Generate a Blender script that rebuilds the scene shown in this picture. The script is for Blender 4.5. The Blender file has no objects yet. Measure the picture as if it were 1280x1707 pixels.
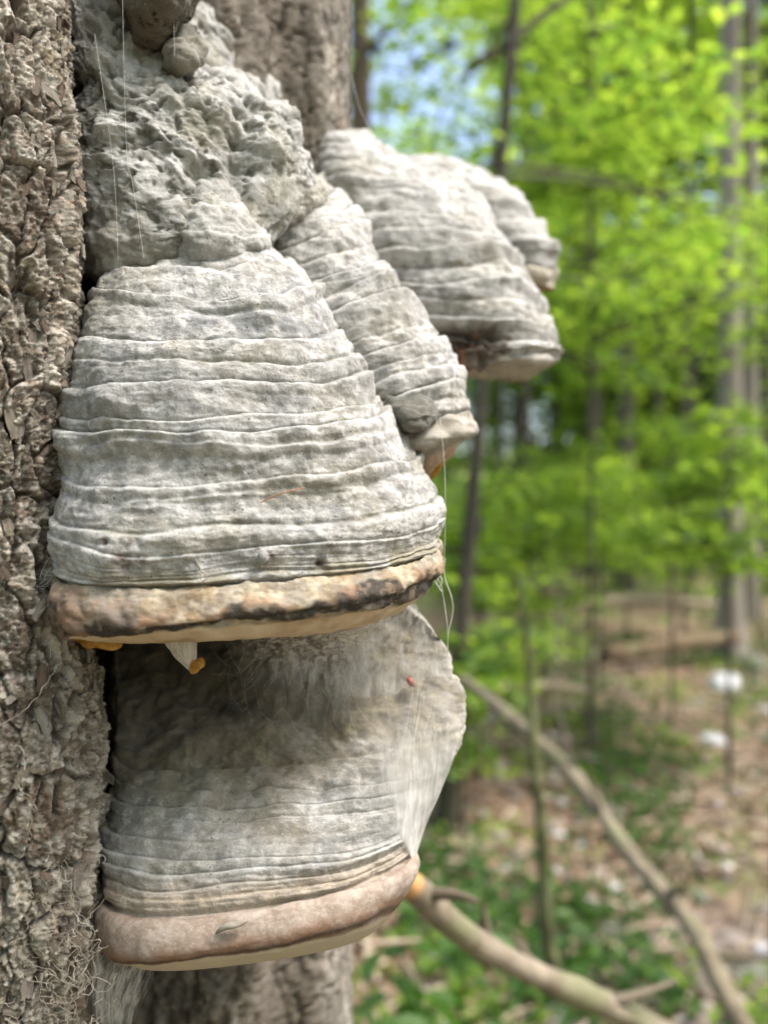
import bpy, math, random
import numpy as np
from mathutils import Vector

# ------------------------------------------------------------------ camera, sky, sun
random.seed(7)
rng = np.random.default_rng(11)
sc = bpy.context.scene
FPX, CX, CY, CAMZ = 1372.0, 640.0, 853.5, 1.30     # focal length in photo pixels, image centre, eye height

cam_d = bpy.data.cameras.new('camera')
cam = bpy.data.objects.new('camera', cam_d)
sc.collection.objects.link(cam)
cam.location = (0, 0, CAMZ)
cam.rotation_euler = (math.radians(90), 0, 0)
cam_d.sensor_fit = 'HORIZONTAL'
cam_d.sensor_width = 36
cam_d.lens = 36 * FPX / 1280
cam_d.clip_start = 0.01
cam_d.clip_end = 1000
cam_d.dof.use_dof = True
cam_d.dof.focus_distance = 0.300
cam_d.dof.aperture_fstop = 7.4
sc.camera = cam

SUN_EL, SUN_AZ = math.radians(60), math.radians(112)      # azimuth from +Y towards +X
w = bpy.data.worlds.new('World'); sc.world = w; w.use_nodes = True
nt = w.node_tree; nt.nodes.clear()
sky = nt.nodes.new('ShaderNodeTexSky'); sky.sky_type = 'NISHITA'; sky.sun_disc = False
sky.sun_elevation = SUN_EL; sky.sun_rotation = SUN_AZ
sky.air_density = 1.0; sky.dust_density = 5.0; sky.ozone_density = 1.0
bg = nt.nodes.new('ShaderNodeBackground'); bg.inputs['Strength'].default_value = 0.15
wo = nt.nodes.new('ShaderNodeOutputWorld')
nt.links.new(sky.outputs[0], bg.inputs[0]); nt.links.new(bg.outputs[0], wo.inputs[0])

sd = bpy.data.lights.new('sun', 'SUN'); sd.energy = 1.15; sd.angle = math.radians(14); sd.color = (1, .975, .94)
sun = bpy.data.objects.new('sun', sd); sc.collection.objects.link(sun)
sdir = Vector((math.sin(SUN_AZ)*math.cos(SUN_EL), math.cos(SUN_AZ)*math.cos(SUN_EL), math.sin(SUN_EL)))
sun.rotation_euler = sdir.to_track_quat('Z', 'Y').to_euler()

sc.view_settings.view_transform = 'Standard'
sc.view_settings.look = 'None'
sc.view_settings.exposure = 1.65
sc.view_settings.gamma = 1
sc.view_settings.use_curve_mapping = False
sc.render.engine = 'CYCLES'
sc.cycles.use_denoising = True
sc.cycles.max_bounces = 8
sc.cycles.transparent_max_bounces = 24
sc.cycles.sample_clamp_indirect = 6

# ------------------------------------------------------------------ numeric helpers
_g = np.random.default_rng(5)
PERM = _g.permutation(256); PERM = np.concatenate([PERM, PERM, PERM]).astype(np.int64)
GR = _g.normal(size=(256, 3)); GR /= np.linalg.norm(GR, axis=1)[:, None]
PERM2 = (PERM[(PERM[:256, None]+np.arange(256)[None]) & 511] & 255).astype(np.intp).ravel()
_pi = PERM[:512] & 255
GRX, GRY, GRZ = [np.ascontiguousarray(GR[_pi, i]*1.6, dtype=np.float32) for i in range(3)]
def _noise_chunk(Q, out, a, b):
    q = np.ascontiguousarray(Q[a:b].T); I = np.floor(q); f = (q-I).astype(np.float32); I = I.astype(np.intp) & 255
    x, y, z = f
    ux, uy, uz = f*f*f*(f*(f*6-15)+10)
    x0, y0, z0 = I; x1 = ((x0+1) & 255) << 8; x0 = x0 << 8; y1 = (y0+1) & 255; z1 = (z0+1) & 255
    xm, ym, zm = x-1, y-1, z-1
    tk = np.take
    def g(h, dx, dy, dz): return tk(GRX, h)*dx+tk(GRY, h)*dy+tk(GRZ, h)*dz
    def col(xi, yi, dx, dy):
        h = tk(PERM2, xi+yi); n0 = g(h+z0, dx, dy, z); n1 = g(h+z1, dx, dy, zm)
        return n0+(n1-n0)*uz
    a0 = col(x0, y0, x, y); a1 = col(x1, y0, xm, y); b0 = col(x0, y1, x, ym); b1 = col(x1, y1, xm, ym)
    a0 += (a1-a0)*ux; b0 += (b1-b0)*ux; out[a:b] = a0+(b0-a0)*uy
from concurrent.futures import ThreadPoolExecutor
POOL = ThreadPoolExecutor(4)
def noise(P, scale=1.0, seed=0):
    P = np.asarray(P, float); sh = P.shape[:-1]; Q = (P*scale+seed*17.31).reshape(-1, 3); n = len(Q); out = np.empty(n, np.float32)
    if n <= 50000: _noise_chunk(Q, out, 0, n)
    else:
        ch = 50000; list(POOL.map(lambda a: _noise_chunk(Q, out, a, min(a+ch, n)), range(0, n, ch)))
    return out.reshape(sh).astype(float)
def fbm(P, scale, octv=4, seed=0, rough=.5):
    a, s, o = 1., scale, 0
    for k in range(octv):
        o = o + a*noise(P, s, seed+k*3.7); a *= rough; s *= 2.03
    return o
def ridged(P, scale, octv=4, seed=0):
    a, s, o = 1., scale, 0
    for k in range(octv):
        o = o + a*(1-np.abs(noise(P, s, seed+k*3.7))*2); a *= .5; s *= 2.03
    return o/1.9
def voronoi2(U, V, seed=0):
    """cell distance, border distance and a random id for points on a unit lattice"""
    iu, iv = np.floor(U).astype(np.int64), np.floor(V).astype(np.int64)
    f1 = np.full(U.shape, 9.); f2 = np.full(U.shape, 9.); cid = np.zeros(U.shape)
    du1 = np.zeros(U.shape); dv1 = np.zeros(U.shape)
    for a in (-1, 0, 1):
        for b in (-1, 0, 1):
            cu, cv = iu+a, iv+b
            h = PERM[(PERM[(cu+seed*7) & 255] + cv) & 255]
            h2 = PERM[h+13]
            ju, jv = (h/255.)*.8+.1, (h2/255.)*.8+.1
            du, dv = U-(cu+ju), V-(cv+jv)
            d = np.sqrt(du*du+dv*dv)
            near = d < f1
            f2 = np.where(near, f1, np.minimum(f2, d))
            cid = np.where(near, PERM[h+h2 & 511]/255., cid)
            du1 = np.where(near, du, du1); dv1 = np.where(near, dv, dv1)
            f1 = np.where(near, d, f1)
    return f1, f2-f1, cid, du1, dv1
def sst(a, b, x):
    t = np.clip((x-a)/(b-a), 0, 1); return t*t*(3-2*t)
def un(px, py, d):
    """the place seen at photo pixel px, py at distance d"""
    return np.array([(px-CX)/FPX*d, d, CAMZ+(CY-py)/FPX*d])
def spline(keys, t):
    """natural-ish Catmull-Rom of rows of keys (K, ...) at t (0..K-1), non-overshooting enough"""
    K = len(keys); keys = np.asarray(keys, float)
    i = np.clip(np.floor(t).astype(int), 0, K-2); f = t-i
    p0 = keys[np.maximum(i-1, 0)]; p1 = keys[i]; p2 = keys[i+1]; p3 = keys[np.minimum(i+2, K-1)]
    f = f.reshape((-1,)+(1,)*(keys.ndim-1))
    return .5*((2*p1)+(-p0+p2)*f+(2*p0-5*p1+4*p2-p3)*f**2+(-p0+3*p1-3*p2+p3)*f**3)

def link(o, parent=None):
    sc.collection.objects.link(o)
    if parent: o.parent = parent
    return o
def mesh_np(name, V, F, mat, parent=None, col=None, smooth=True):
    """V (n,3); F (m,k) all faces of k corners"""
    me = bpy.data.meshes.new(name)
    V = np.ascontiguousarray(V, dtype=np.float32); F = np.ascontiguousarray(F, dtype=np.int32)
    m, k = F.shape
    me.vertices.add(len(V)); me.vertices.foreach_set('co', V.ravel())
    me.loops.add(m*k); me.loops.foreach_set('vertex_index', F.ravel())
    me.polygons.add(m); me.polygons.foreach_set('loop_start', np.arange(0, m*k, k, dtype=np.int32))
    me.polygons.foreach_set('loop_total', np.full(m, k, dtype=np.int32))
    me.polygons.foreach_set('use_smooth', np.full(m, smooth))
    if col is not None:
        a = me.color_attributes.new('tint', 'FLOAT_COLOR', 'POINT')
        c = np.ones((len(V), 4), dtype=np.float32); c[:, :3] = col
        a.data.foreach_set('color', c.ravel())
    me.update(calc_edges=True); me.validate()
    me.materials.append(mat)
    o = bpy.data.objects.new(name, me)
    return link(o, parent)
def grid_faces(nr, nc, wrap=False):
    r = np.arange(nr-1)[:, None]; c = np.arange(nc if wrap else nc-1)[None]
    a = r*nc+c; b = r*nc+(c+1) % nc; d = (r+1)*nc+c; e = (r+1)*nc+(c+1) % nc
    return np.stack([a, b, e, d], -1).reshape(-1, 4)
def grid_obj(name, G, mat, parent=None, col=None, wrap=False, flip=False):
    nr, nc = G.shape[:2]
    F = grid_faces(nr, nc, wrap)
    if flip: F = F[:, ::-1]
    return mesh_np(name, G.reshape(-1, 3), F, mat, parent, None if col is None else col.reshape(-1, 3))
def normals(G, wrap=False):
    du = np.gradient(G, axis=1); dv = np.gradient(G, axis=0)
    n = np.cross(du, dv); n /= np.linalg.norm(n, axis=-1, keepdims=True)+1e-12
    return n
def thing(name, label, cat, loc=(0, 0, 0), group=None, kind=None):
    o = bpy.data.objects.new(name, None); o.empty_display_size = .05
    link(o); o.location = loc
    return tag(o, label, cat, group, kind)
def tag(o, label=None, cat=None, group=None, kind=None):
    if label: o['label'] = label
    if cat: o['category'] = cat
    if group: o['group'] = group
    if kind: o['kind'] = kind
    return o
def settle(root, loc):
    """move the Empty to the base of its thing, parts stay where they are"""
    loc = Vector(loc); root.location = loc
    for c in root.children: c.location = Vector(c.location)-loc
def tube(pts, rad, n=8, cap=True):
    pts = np.asarray(pts, float); rad = np.broadcast_to(rad, (len(pts),))
    T = np.gradient(pts, axis=0); T /= np.linalg.norm(T, axis=1)[:, None]+1e-12
    up = np.array([.31, .17, .93]); up2 = np.array([.9, .3, .1])
    A = np.cross(T, up); bad = np.linalg.norm(A, axis=1) < .2; A[bad] = np.cross(T[bad], up2)
    A /= np.linalg.norm(A, axis=1)[:, None]; B = np.cross(T, A)
    th = np.linspace(0, 2*np.pi, n, endpoint=False)
    G = pts[:, None]+rad[:, None, None]*(A[:, None]*np.cos(th)[None, :, None]+B[:, None]*np.sin(th)[None, :, None])
    return G
class MB:
    """collects quads for one mesh"""
    def __init__(s): s.V = []; s.F = []; s.n = 0
    def add(s, V, F): s.V.append(V); s.F.append(F+s.n); s.n += len(V)
    def tube(s, pts, rad, n=6):
        G = tube(pts, rad, n); s.add(G.reshape(-1, 3), grid_faces(len(G), n, True))
    def build(s, name, mat, parent=None): return mesh_np(name, np.concatenate(s.V), np.concatenate(s.F), mat, parent)

# ------------------------------------------------------------------ materials
def new_mat(name):
    m = bpy.data.materials.new(name); m.use_nodes = True
    t = m.node_tree; t.nodes.clear()
    out = t.nodes.new('ShaderNodeOutputMaterial')
    return m, t, out
def N(t, typ, **kw):
    n = t.nodes.new(typ)
    for k, v in kw.items():
        if k in n.inputs: n.inputs[k].default_value = v
        else: setattr(n, k, v)
    return n
def mixc(t, fac, a, b, mode='MIX'):
    n = t.nodes.new('ShaderNodeMix'); n.data_type = 'RGBA'; n.blend_type = mode
    for s, v in ((n.inputs[0], fac), (n.inputs[6], a), (n.inputs[7], b)):
        if hasattr(v, 'is_linked'): t.links.new(v, s)
        else: s.default_value = v if isinstance(v, (int, float)) else (*v, 1)
    return n.outputs[2]
def ramp(t, src, lo, hi, a=0., b=1.):
    n = t.nodes.new('ShaderNodeMapRange'); n.inputs[1].default_value = lo; n.inputs[2].default_value = hi
    n.inputs[3].default_value = a; n.inputs[4].default_value = b; n.interpolation_type = 'SMOOTHSTEP'
    t.links.new(src, n.inputs[0]); return n.outputs[0]
def nz(t, scale, detail=4, rough=.55, vec=None, dist=0):
    n = N(t, 'ShaderNodeTexNoise', Scale=scale, Detail=detail, Roughness=rough, Distortion=dist)
    if vec is not None: t.links.new(vec, n.inputs['Vector'])
    return n.outputs[0]
def surf_mat(name, fine=1.0, speck=1.0, rough=.9, bump=.5, scale=1.0, sheen=.0):
    """felty crust: albedo from the tint attribute, broken up with grain, pale dust and dark specks"""
    m, t, out = new_mat(name)
    at = N(t, 'ShaderNodeAttribute', attribute_name='tint')
    tc = t.nodes.new('ShaderNodeTexCoord'); v = tc.outputs['Object']
    c = at.outputs['Color']
    n1 = nz(t, 260*scale, 5, .65, v)
    c = mixc(t, ramp(t, n1, .30, .72, .0, .55*fine), c, (.62, .61, .58), 'OVERLAY')
    n2 = nz(t, 900*scale, 4, .7, v)
    c = mixc(t, ramp(t, n2, .35, .7, .28*fine, 0), c, (.10, .095, .08), 'MIX')
    n3 = nz(t, 1700*scale, 2, .6, v)
    c = mixc(t, ramp(t, n3, .66, .74, 0, .45*speck), c, (.74, .73, .69))
    vo = N(t, 'ShaderNodeTexVoronoi', Scale=420*scale); t.links.new(v, vo.inputs['Vector'])
    dm = nz(t, 90*scale, 3, .6, v)
    mm = N(t, 'ShaderNodeMath', operation='MULTIPLY')
    t.links.new(ramp(t, vo.outputs['Distance'], .10, .19, 1, 0), mm.inputs[0]); t.links.new(ramp(t, dm, .50, .62, 0, .75*speck), mm.inputs[1])
    c = mixc(t, mm.outputs[0], c, (.05, .045, .035))
    b1 = N(t, 'ShaderNodeBump', Strength=bump, Distance=.0009)
    hsum = N(t, 'ShaderNodeMath', operation='ADD')
    t.links.new(nz(t, 420*scale, 6, .7, v), hsum.inputs[0])
    hm = N(t, 'ShaderNodeMath', operation='MULTIPLY'); hm.inputs[1].default_value = .35
    t.links.new(nz(t, 1900*scale, 3, .65, v), hm.inputs[0]); t.links.new(hm.outputs[0], hsum.inputs[1])
    t.links.new(hsum.outputs[0], b1.inputs['Height'])
    p = N(t, 'ShaderNodeBsdfPrincipled', Roughness=rough)
    p.inputs['Specular IOR Level'].default_value = .25
    if sheen: p.inputs['Sheen Weight'].default_value = sheen; p.inputs['Sheen Roughness'].default_value = .5
    t.links.new(c, p.inputs['Base Color']); t.links.new(b1.outputs[0], p.inputs['Normal'])
    t.links.new(p.outputs[0], out.inputs[0])
    return m
M_CRUST = surf_mat('grey fungus crust', sheen=.12, bump=.85, fine=1.25, speck=1.2)
M_RIM = surf_mat('growing margin', fine=.8, speck=.6, rough=.8, bump=.35)
M_PORE = surf_mat('pore layer', fine=.35, speck=.3, rough=.75, bump=.2)
M_BARK = surf_mat('bark', fine=1.1, speck=.8, bump=1.0, scale=.9)
M_BARK_FAR = surf_mat('bark of forest trees', fine=1, speck=.5, bump=.8, scale=.06)
M_WOOD = surf_mat('weathered branch wood', fine=.8, speck=.5, bump=.6, scale=.2)

def plain_mat(name, c1, c2, scale, rough=.85, trans=0, bump=0, bd=.01):
    m, t, out = new_mat(name)
    tc = t.nodes.new('ShaderNodeTexCoord')
    c = mixc(t, ramp(t, nz(t, scale, 5, .6, tc.outputs['Object']), .35, .65), c1, c2)
    p = N(t, 'ShaderNodeBsdfPrincipled', Roughness=rough); p.inputs['Specular IOR Level'].default_value = .3
    t.links.new(c, p.inputs['Base Color'])
    if bump:
        b = N(t, 'ShaderNodeBump', Strength=bump, Distance=bd); t.links.new(nz(t, scale*2.5, 5, .65, tc.outputs['Object']), b.inputs['Height'])
        t.links.new(b.outputs[0], p.inputs['Normal'])
    if trans:
        tr = t.nodes.new('ShaderNodeBsdfTranslucent'); t.links.new(c, tr.inputs[0])
        mx = N(t, 'ShaderNodeMixShader'); mx.inputs[0].default_value = trans
        t.links.new(p.outputs[0], mx.inputs[1]); t.links.new(tr.outputs[0], mx.inputs[2]); t.links.new(mx.outputs[0], out.inputs[0])
    else: t.links.new(p.outputs[0], out.inputs[0])
    return m
def leaf_mat(name, cols, tcol, trans=.5, rough=.5):
    """each leaf its own shade, light shining through it"""
    m, t, out = new_mat(name)
    g = t.nodes.new('ShaderNodeNewGeometry')
    cr = t.nodes.new('ShaderNodeValToRGB'); el = cr.color_ramp.elements
    el[0].color = (*cols[0], 1); el[0].position = 0; el[1].color = (*cols[-1], 1)
    for i, c in enumerate(cols[1:-1]):
        e = el.new((i+1)/(len(cols)-1)); e.color = (*c, 1)
    t.links.new(g.outputs['Random Per Island'], cr.inputs[0])
    p = N(t, 'ShaderNodeBsdfPrincipled', Roughness=rough); p.inputs['Specular IOR Level'].default_value = .35
    t.links.new(cr.outputs[0], p.inputs['Base Color'])
    tr = t.nodes.new('ShaderNodeBsdfTranslucent')
    t.links.new(mixc(t, 1.0, cr.outputs[0], tcol, 'MULTIPLY'), tr.inputs[0])
    mx = N(t, 'ShaderNodeMixShader'); mx.inputs[0].default_value = trans
    t.links.new(p.outputs[0], mx.inputs[1]); t.links.new(tr.outputs[0], mx.inputs[2]); t.links.new(mx.outputs[0], out.inputs[0])
    return m
M_BEECH = leaf_mat('spring beech leaf', [(.05, .11, .025), (.11, .19, .038), (.175, .25, .05), (.07, .14, .03)], (3.1, 2.9, 1.3), .55)
M_DECID = leaf_mat('woodland leaf', [(.07, .135, .03), (.12, .205, .04), (.17, .25, .05), (.09, .165, .035)], (3.3, 3.0, 1.3), .55)
M_SPRUCE = leaf_mat('spruce needles', [(.018, .045, .018), (.03, .065, .028), (.045, .085, .035)], (1.2, 1.2, .8), .25)
M_LITTER = leaf_mat('dead leaf', [(.11, .065, .04), (.24, .15, .095), (.40, .30, .21), (.16, .09, .05), (.50, .41, .31), (.07, .05, .035)], (1, .9, .7), .2, .7)
M_HERB = leaf_mat('herb leaf', [(.03, .075, .018), (.05, .115, .022), (.085, .15, .03)], (1.5, 1.7, .9), .4)
def silk_mat(name, alpha_lo, alpha_hi, scale, streak=(1, 1, 1), col=(.85, .85, .83)):
    m, t, out = new_mat(name)
    tc = t.nodes.new('ShaderNodeTexCoord')
    mp = t.nodes.new('ShaderNodeMapping'); mp.inputs['Scale'].default_value = streak
    t.links.new(tc.outputs['Object'], mp.inputs[0])
    at = N(t, 'ShaderNodeAttribute', attribute_name='tint')
    f = ramp(t, nz(t, scale, 6, .7, mp.outputs[0], .4), .35, .68, alpha_lo, alpha_hi)
    mu = N(t, 'ShaderNodeMath', operation='MULTIPLY'); t.links.new(f, mu.inputs[0]); t.links.new(at.outputs['Fac'], mu.inputs[1])
    d = N(t, 'ShaderNodeBsdfDiffuse', Color=(*col, 1)); tl = N(t, 'ShaderNodeBsdfTranslucent', Color=(*col, 1))
    a = N(t, 'ShaderNodeMixShader'); a.inputs[0].default_value = .4
    t.links.new(d.outputs[0], a.inputs[1]); t.links.new(tl.outputs[0], a.inputs[2])
    tp = t.nodes.new('ShaderNodeBsdfTransparent')
    x = t.nodes.new('ShaderNodeMixShader'); t.links.new(mu.outputs[0], x.inputs[0])
    t.links.new(tp.outputs[0], x.inputs[1]); t.links.new(a.outputs[0], x.inputs[2]); t.links.new(x.outputs[0], out.inputs[0])
    return m
M_SILK = plain_mat('spider silk', (.8, .8, .77), (.7, .7, .66), 300, .5, .3)
M_ROOT = plain_mat('dry root fibre', (.34, .31, .26), (.22, .195, .155), 200, .8)
M_SHEET = silk_mat('silk sheet', .55, 1.0, 210, (1.6, 1, .22))
M_VEIL = silk_mat('silk veil', .05, .75, 300, (1, 1, .22))
M_ORANGE = plain_mat('orange slime crust', (.45, .20, .03), (.58, .36, .09), 500, .5, .3)
M_STONE = plain_mat('pale stone', (.35, .35, .36), (.52, .53, .56), 9, .7, 0, .5, .02)
M_DARKSTONE = plain_mat('mossy stone', (.16, .15, .14), (.10, .14, .05), 12, .9, 0, .8, .02)
M_NEEDLE = plain_mat('dry needle', (.30, .13, .06), (.42, .22, .12), 300, .6)
M_BUG = plain_mat('red brown husk', (.28, .05, .02), (.16, .03, .015), 900, .35)

# ------------------------------------------------------------------ ground
def ground_z(x, y):
    x = np.asarray(x, float); y = np.asarray(y, float)
    P = np.stack([x, y, 0*x], -1)
    z = .10*noise(P, .35, 3)+.045*noise(P, 1.1, 4)
    z = z + .075*np.clip(y-9, 0, 40)**1.12*(1+.25*noise(P, .08, 9))
    # muddy stream bed crossing low on the right
    s = y-(2.45+.20*(x-.8)+.12*np.sin(x*1.7)); z = z-.11*np.exp(-(s/.42)**2)*sst(.15, .7, x)
    return z
def nonuni(a, b, n, p, c=0.):
    t = np.linspace(-1, 1, n); t = np.sign(t)*np.abs(t)**p
    return np.where(t < 0, c+(c-a)*t, c+(b-c)*t)
gx = nonuni(-90, 110, 330, 3.0, .8); gy = nonuni(-60, 190, 360, 3.0, 2.6)
X, Y = np.meshgrid(gx, gy)
Z = ground_z(X, Y); Pg = np.stack([X, Y, Z], -1)
Z = Z+.014*fbm(Pg, 5, 3, 21)
m, t, out = new_mat('forest floor')
tc = t.nodes.new('ShaderNodeTexCoord'); v = tc.outputs['Object']
c = mixc(t, ramp(t, nz(t, 11, 6, .7, v), .35, .62), (.075, .05, .035), (.30, .20, .13))
c = mixc(t, ramp(t, nz(t, 38, 4, .7, v), .55, .66, 0, .8), c, (.45, .33, .23))
c = mixc(t, ramp(t, nz(t, 1.3, 5, .65, v), .50, .60, 0, .85), c, (.10, .16, .03))
c = mixc(t, ramp(t, nz(t, 3.1, 5, .7, v), .60, .70, 0, .8), c, (.20, .26, .05))
sx = N(t, 'ShaderNodeSeparateXYZ'); t.links.new(v, sx.inputs[0])
c = mixc(t, ramp(t, sx.outputs[1], 9, 16, 0, .75), c, (.20, .27, .05))
c = mixc(t, ramp(t, sx.outputs[2], -.15, -.06, .9, 0), c, (.075, .058, .052))
b = N(t, 'ShaderNodeBump', Strength=.8, Distance=.03); t.links.new(nz(t, 30, 6, .7, v), b.inputs['Height'])
p = N(t, 'ShaderNodeBsdfPrincipled', Roughness=.9)
t.links.new(ramp(t, sx.outputs[2], -.14, -.07, .3, .95), p.inputs['Roughness'])
t.links.new(c, p.inputs['Base Color']); t.links.new(b.outputs[0], p.inputs['Normal']); t.links.new(p.outputs[0], out.inputs[0])
o = grid_obj('ground', np.stack([X, Y, Z], -1), m)
tag(o, 'brown leaf littered forest floor with moss and a muddy dip', None, None, 'structure')

# ------------------------------------------------------------------ host tree
# plan of the trunk (x, y) from the far side, round the near buttress on the left, into the cleft, round the stem on the right
PLAN = [(-.225, .83), (-.36, .79), (-.45, .68), (-.47, .54), (-.43, .41), (-.34, .325), (-.25, .290), (-.17, .281), (-.130, .288), (-.1145, .305),
        (-.121, .335), (-.150, .385), (-.160, .455), (-.138, .450), (-.095, .424), (-.070, .430), (-.062, .452), (-.050, .458), (-.037, .462),
        (-.0262, .485), (-.0232, .52), (-.027, .58), (-.045, .66), (-.09, .745), (-.15, .80)]
K = len(PLAN); pl = np.array(PLAN)
def closed(keys, t):
    K = len(keys); i = np.floor(t).astype(int) % K; f = (t-np.floor(t))[:, None]
    p0, p1, p2, p3 = keys[(i-1) % K], keys[i], keys[(i+1) % K], keys[(i+2) % K]
    return .5*((2*p1)+(-p0+p2)*f+(2*p0-5*p1+4*p2-p3)*f**2+(-p0+3*p1-3*p2+p3)*f**3)
den = np.ones(4000); tt = np.linspace(0, K, 4001)
cc = closed(pl, tt); seg = np.linalg.norm(np.diff(cc, axis=0), axis=1)
wgt = np.where((tt[:-1] > 6.9) & (tt[:-1] < 10.6), 8.0, np.where((tt[:-1] > 12) & (tt[:-1] < 21), 2.4, .4))
cum = np.concatenate([[0], np.cumsum(seg*wgt)]); cum /= cum[-1]
arc = np.concatenate([[0], np.cumsum(seg)])
NU = 440
ut = np.interp(np.linspace(0, 1, NU, endpoint=False), cum, tt)
ua = np.interp(ut, tt, arc)
zt = np.concatenate([np.linspace(-.25, .98, 50, endpoint=False), np.linspace(.98, 1.09, 90, endpoint=False), np.linspace(1.09, 1.51, 860, endpoint=False), np.linspace(1.51, 1.64, 100, endpoint=False), np.linspace(1.64, 9.5, 120)])
C0 = np.array([-.23, .58])
base = closed(pl, ut)
zz = zt[:, None]
flare = 1+.28*np.exp(-np.clip(zz-0, -.3, 9)/.22)-.035*np.clip(zz-1.66, 0, 9)
B = C0+(base[None]-C0)*flare[..., None]
G = np.empty((len(zt), NU, 3)); G[..., :2] = B; G[..., 2] = zz
# the stem leans and wanders, the bark edge beside the cleft shifts with height
px_edge = np.interp(CY-(zt-CAMZ)/.30*FPX, [-400, 0, 150, 350, 800, 1050, 1150, 1500, 1707, 2200], [-48, -50, -26, -9, -28, -12, 24, 24, 10, 0])/FPX*.30
near = sst(6.4, 8.0, ut)*(1-sst(10.8, 12.2, ut))
G[..., 0] += px_edge[:, None]*near[None]
G[..., 0] += .003*noise(np.stack([0*zz, 0*zz, zz], -1), 3, 2)
out0 = np.cross(np.gradient(G, axis=1), np.gradient(G, axis=0)); out0 /= np.linalg.norm(out0, axis=-1, keepdims=True)+1e-12
c2 = G[..., :2]-C0
if (out0[..., :2]*c2).sum() < 0: out0 = -out0
U = np.broadcast_to(ua[None], G.shape[:2]); W = np.broadcast_to(zz, G.shape[:2])
Q = np.stack([U, W, 0*U], -1)
wu, wv = .006*fbm(Q, 40, 3, 1), .010*fbm(Q, 30, 3, 2)
f1, e1, id1, du, dv = voronoi2((U+wu)/.0105, (W+wv)/.0250, 3)
f1b, e1b, id1b, du2, dv2 = voronoi2((U+wu*1.4)/.0034+5, (W+wv)/.0062, 5)
big = fbm(Q*np.array([1, .35, 1]), 28, 3, 8)
fis = ridged(Q*np.array([1, .22, 1]), 55, 3, 12)
detail_w = np.clip(.35+near[None], 0, 1)
fine = ridged(Q*np.array([1, .45, 1]), 150, 4, 19)
q3 = Q+.004*np.stack([fbm(Q, 60, 2, 51), fbm(Q, 60, 2, 52), 0*U], -1)
scal = fbm(q3*np.array([1, .42, 1]), 150, 4, 53, .66)
st = lambda x, a, w_=.035: sst(a, a+w_, x)
step = .28*st(scal, -.32)+.28*st(scal, -.08)+.24*st(scal, .14)+.20*st(scal, .34)
lift = (scal*3.3) % 1.0
crk = 1-sst(.02, .13, e1); crk2 = (1-sst(.0, .13, e1b))*sst(.3, .6, id1b)
h = .0040*big + .0016*(id1-.5)*sst(.02, .2, e1) - .0030*crk - .0008*crk2 + .0019*step*(.5+.8*id1) + .0006*lift - .0007*(1-fine) \
    + .0016*du*(id1-.3)*2 + .0010*dv*(id1b-.5)*2 - .0056*sst(.60, .84, fis) + .0011*fbm(Q, 420, 4, 15, .62)
h = h*(.55+.45*detail_w)
G = G+out0*h[..., None]
# colours: grey brown plates, pale lichen, reddish and green patches
pale = sst(.05, .5, fbm(Q, 55, 4, 31)+.5*(id1-.5)); red = sst(.1, .6, fbm(Q, 38, 4, 33)); grn = sst(.15, .6, fbm(Q*np.array([1, .5, 1]), 24, 4, 35))
C = np.array([.27, .215, .165])*np.ones(G.shape)
def lay(C, f, c): return C*(1-f[..., None])+np.array(c)*f[..., None]
C = lay(C, .75*pale, (.62, .57, .48)); C = lay(C, .5*red, (.36, .21, .14)); C = lay(C, .35*grn, (.22, .21, .11)); C = lay(C, .5*step, (.44, .385, .315)); C = lay(C, .85*crk, (.05, .035, .026)); C = lay(C, .6*crk2, (.09, .065, .05)); C = lay(C, .75*(1-sst(-.34, -.27, scal)), (.10, .07, .05)); C = lay(C, .55*sst(.14, .17, scal)*sst(-.3, .3, fbm(Q, 90, 3, 91)), (.80, .76, .68)); C = lay(C, .8*sst(.68, .86, fis), (.06, .045, .035))
C = lay(C, .6*sst(.6, .85, id1b)*.8, (.36, .33, .29)); C = lay(C, .5*(1-sst(.15, .35, id1)), (.15, .12, .095))
yph = CY-(W-CAMZ)/.30*FPX
C = lay(C, .75*np.exp(-((ut[None]-10.2)/.9)**2)*sst(1000, 1120, yph)*sst(-.5, .4, fbm(Q, 90, 3, 3)), (.20, .165, .06))   # mossy brown strip by the cleft
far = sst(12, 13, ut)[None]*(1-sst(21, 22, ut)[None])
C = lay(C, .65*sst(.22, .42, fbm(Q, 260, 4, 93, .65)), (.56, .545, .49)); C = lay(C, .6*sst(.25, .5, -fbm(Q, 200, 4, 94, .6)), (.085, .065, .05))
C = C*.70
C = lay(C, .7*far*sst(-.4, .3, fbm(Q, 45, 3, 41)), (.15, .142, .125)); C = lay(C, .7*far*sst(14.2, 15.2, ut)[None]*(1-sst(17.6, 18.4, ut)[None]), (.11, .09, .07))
host = thing('host_tree', 'old rough barked trunk that carries the grey bracket fungi', 'tree', (-.23, .58, 0))
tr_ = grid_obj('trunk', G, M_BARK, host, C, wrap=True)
tr_.location = (.23, -.58, 0)

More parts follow.
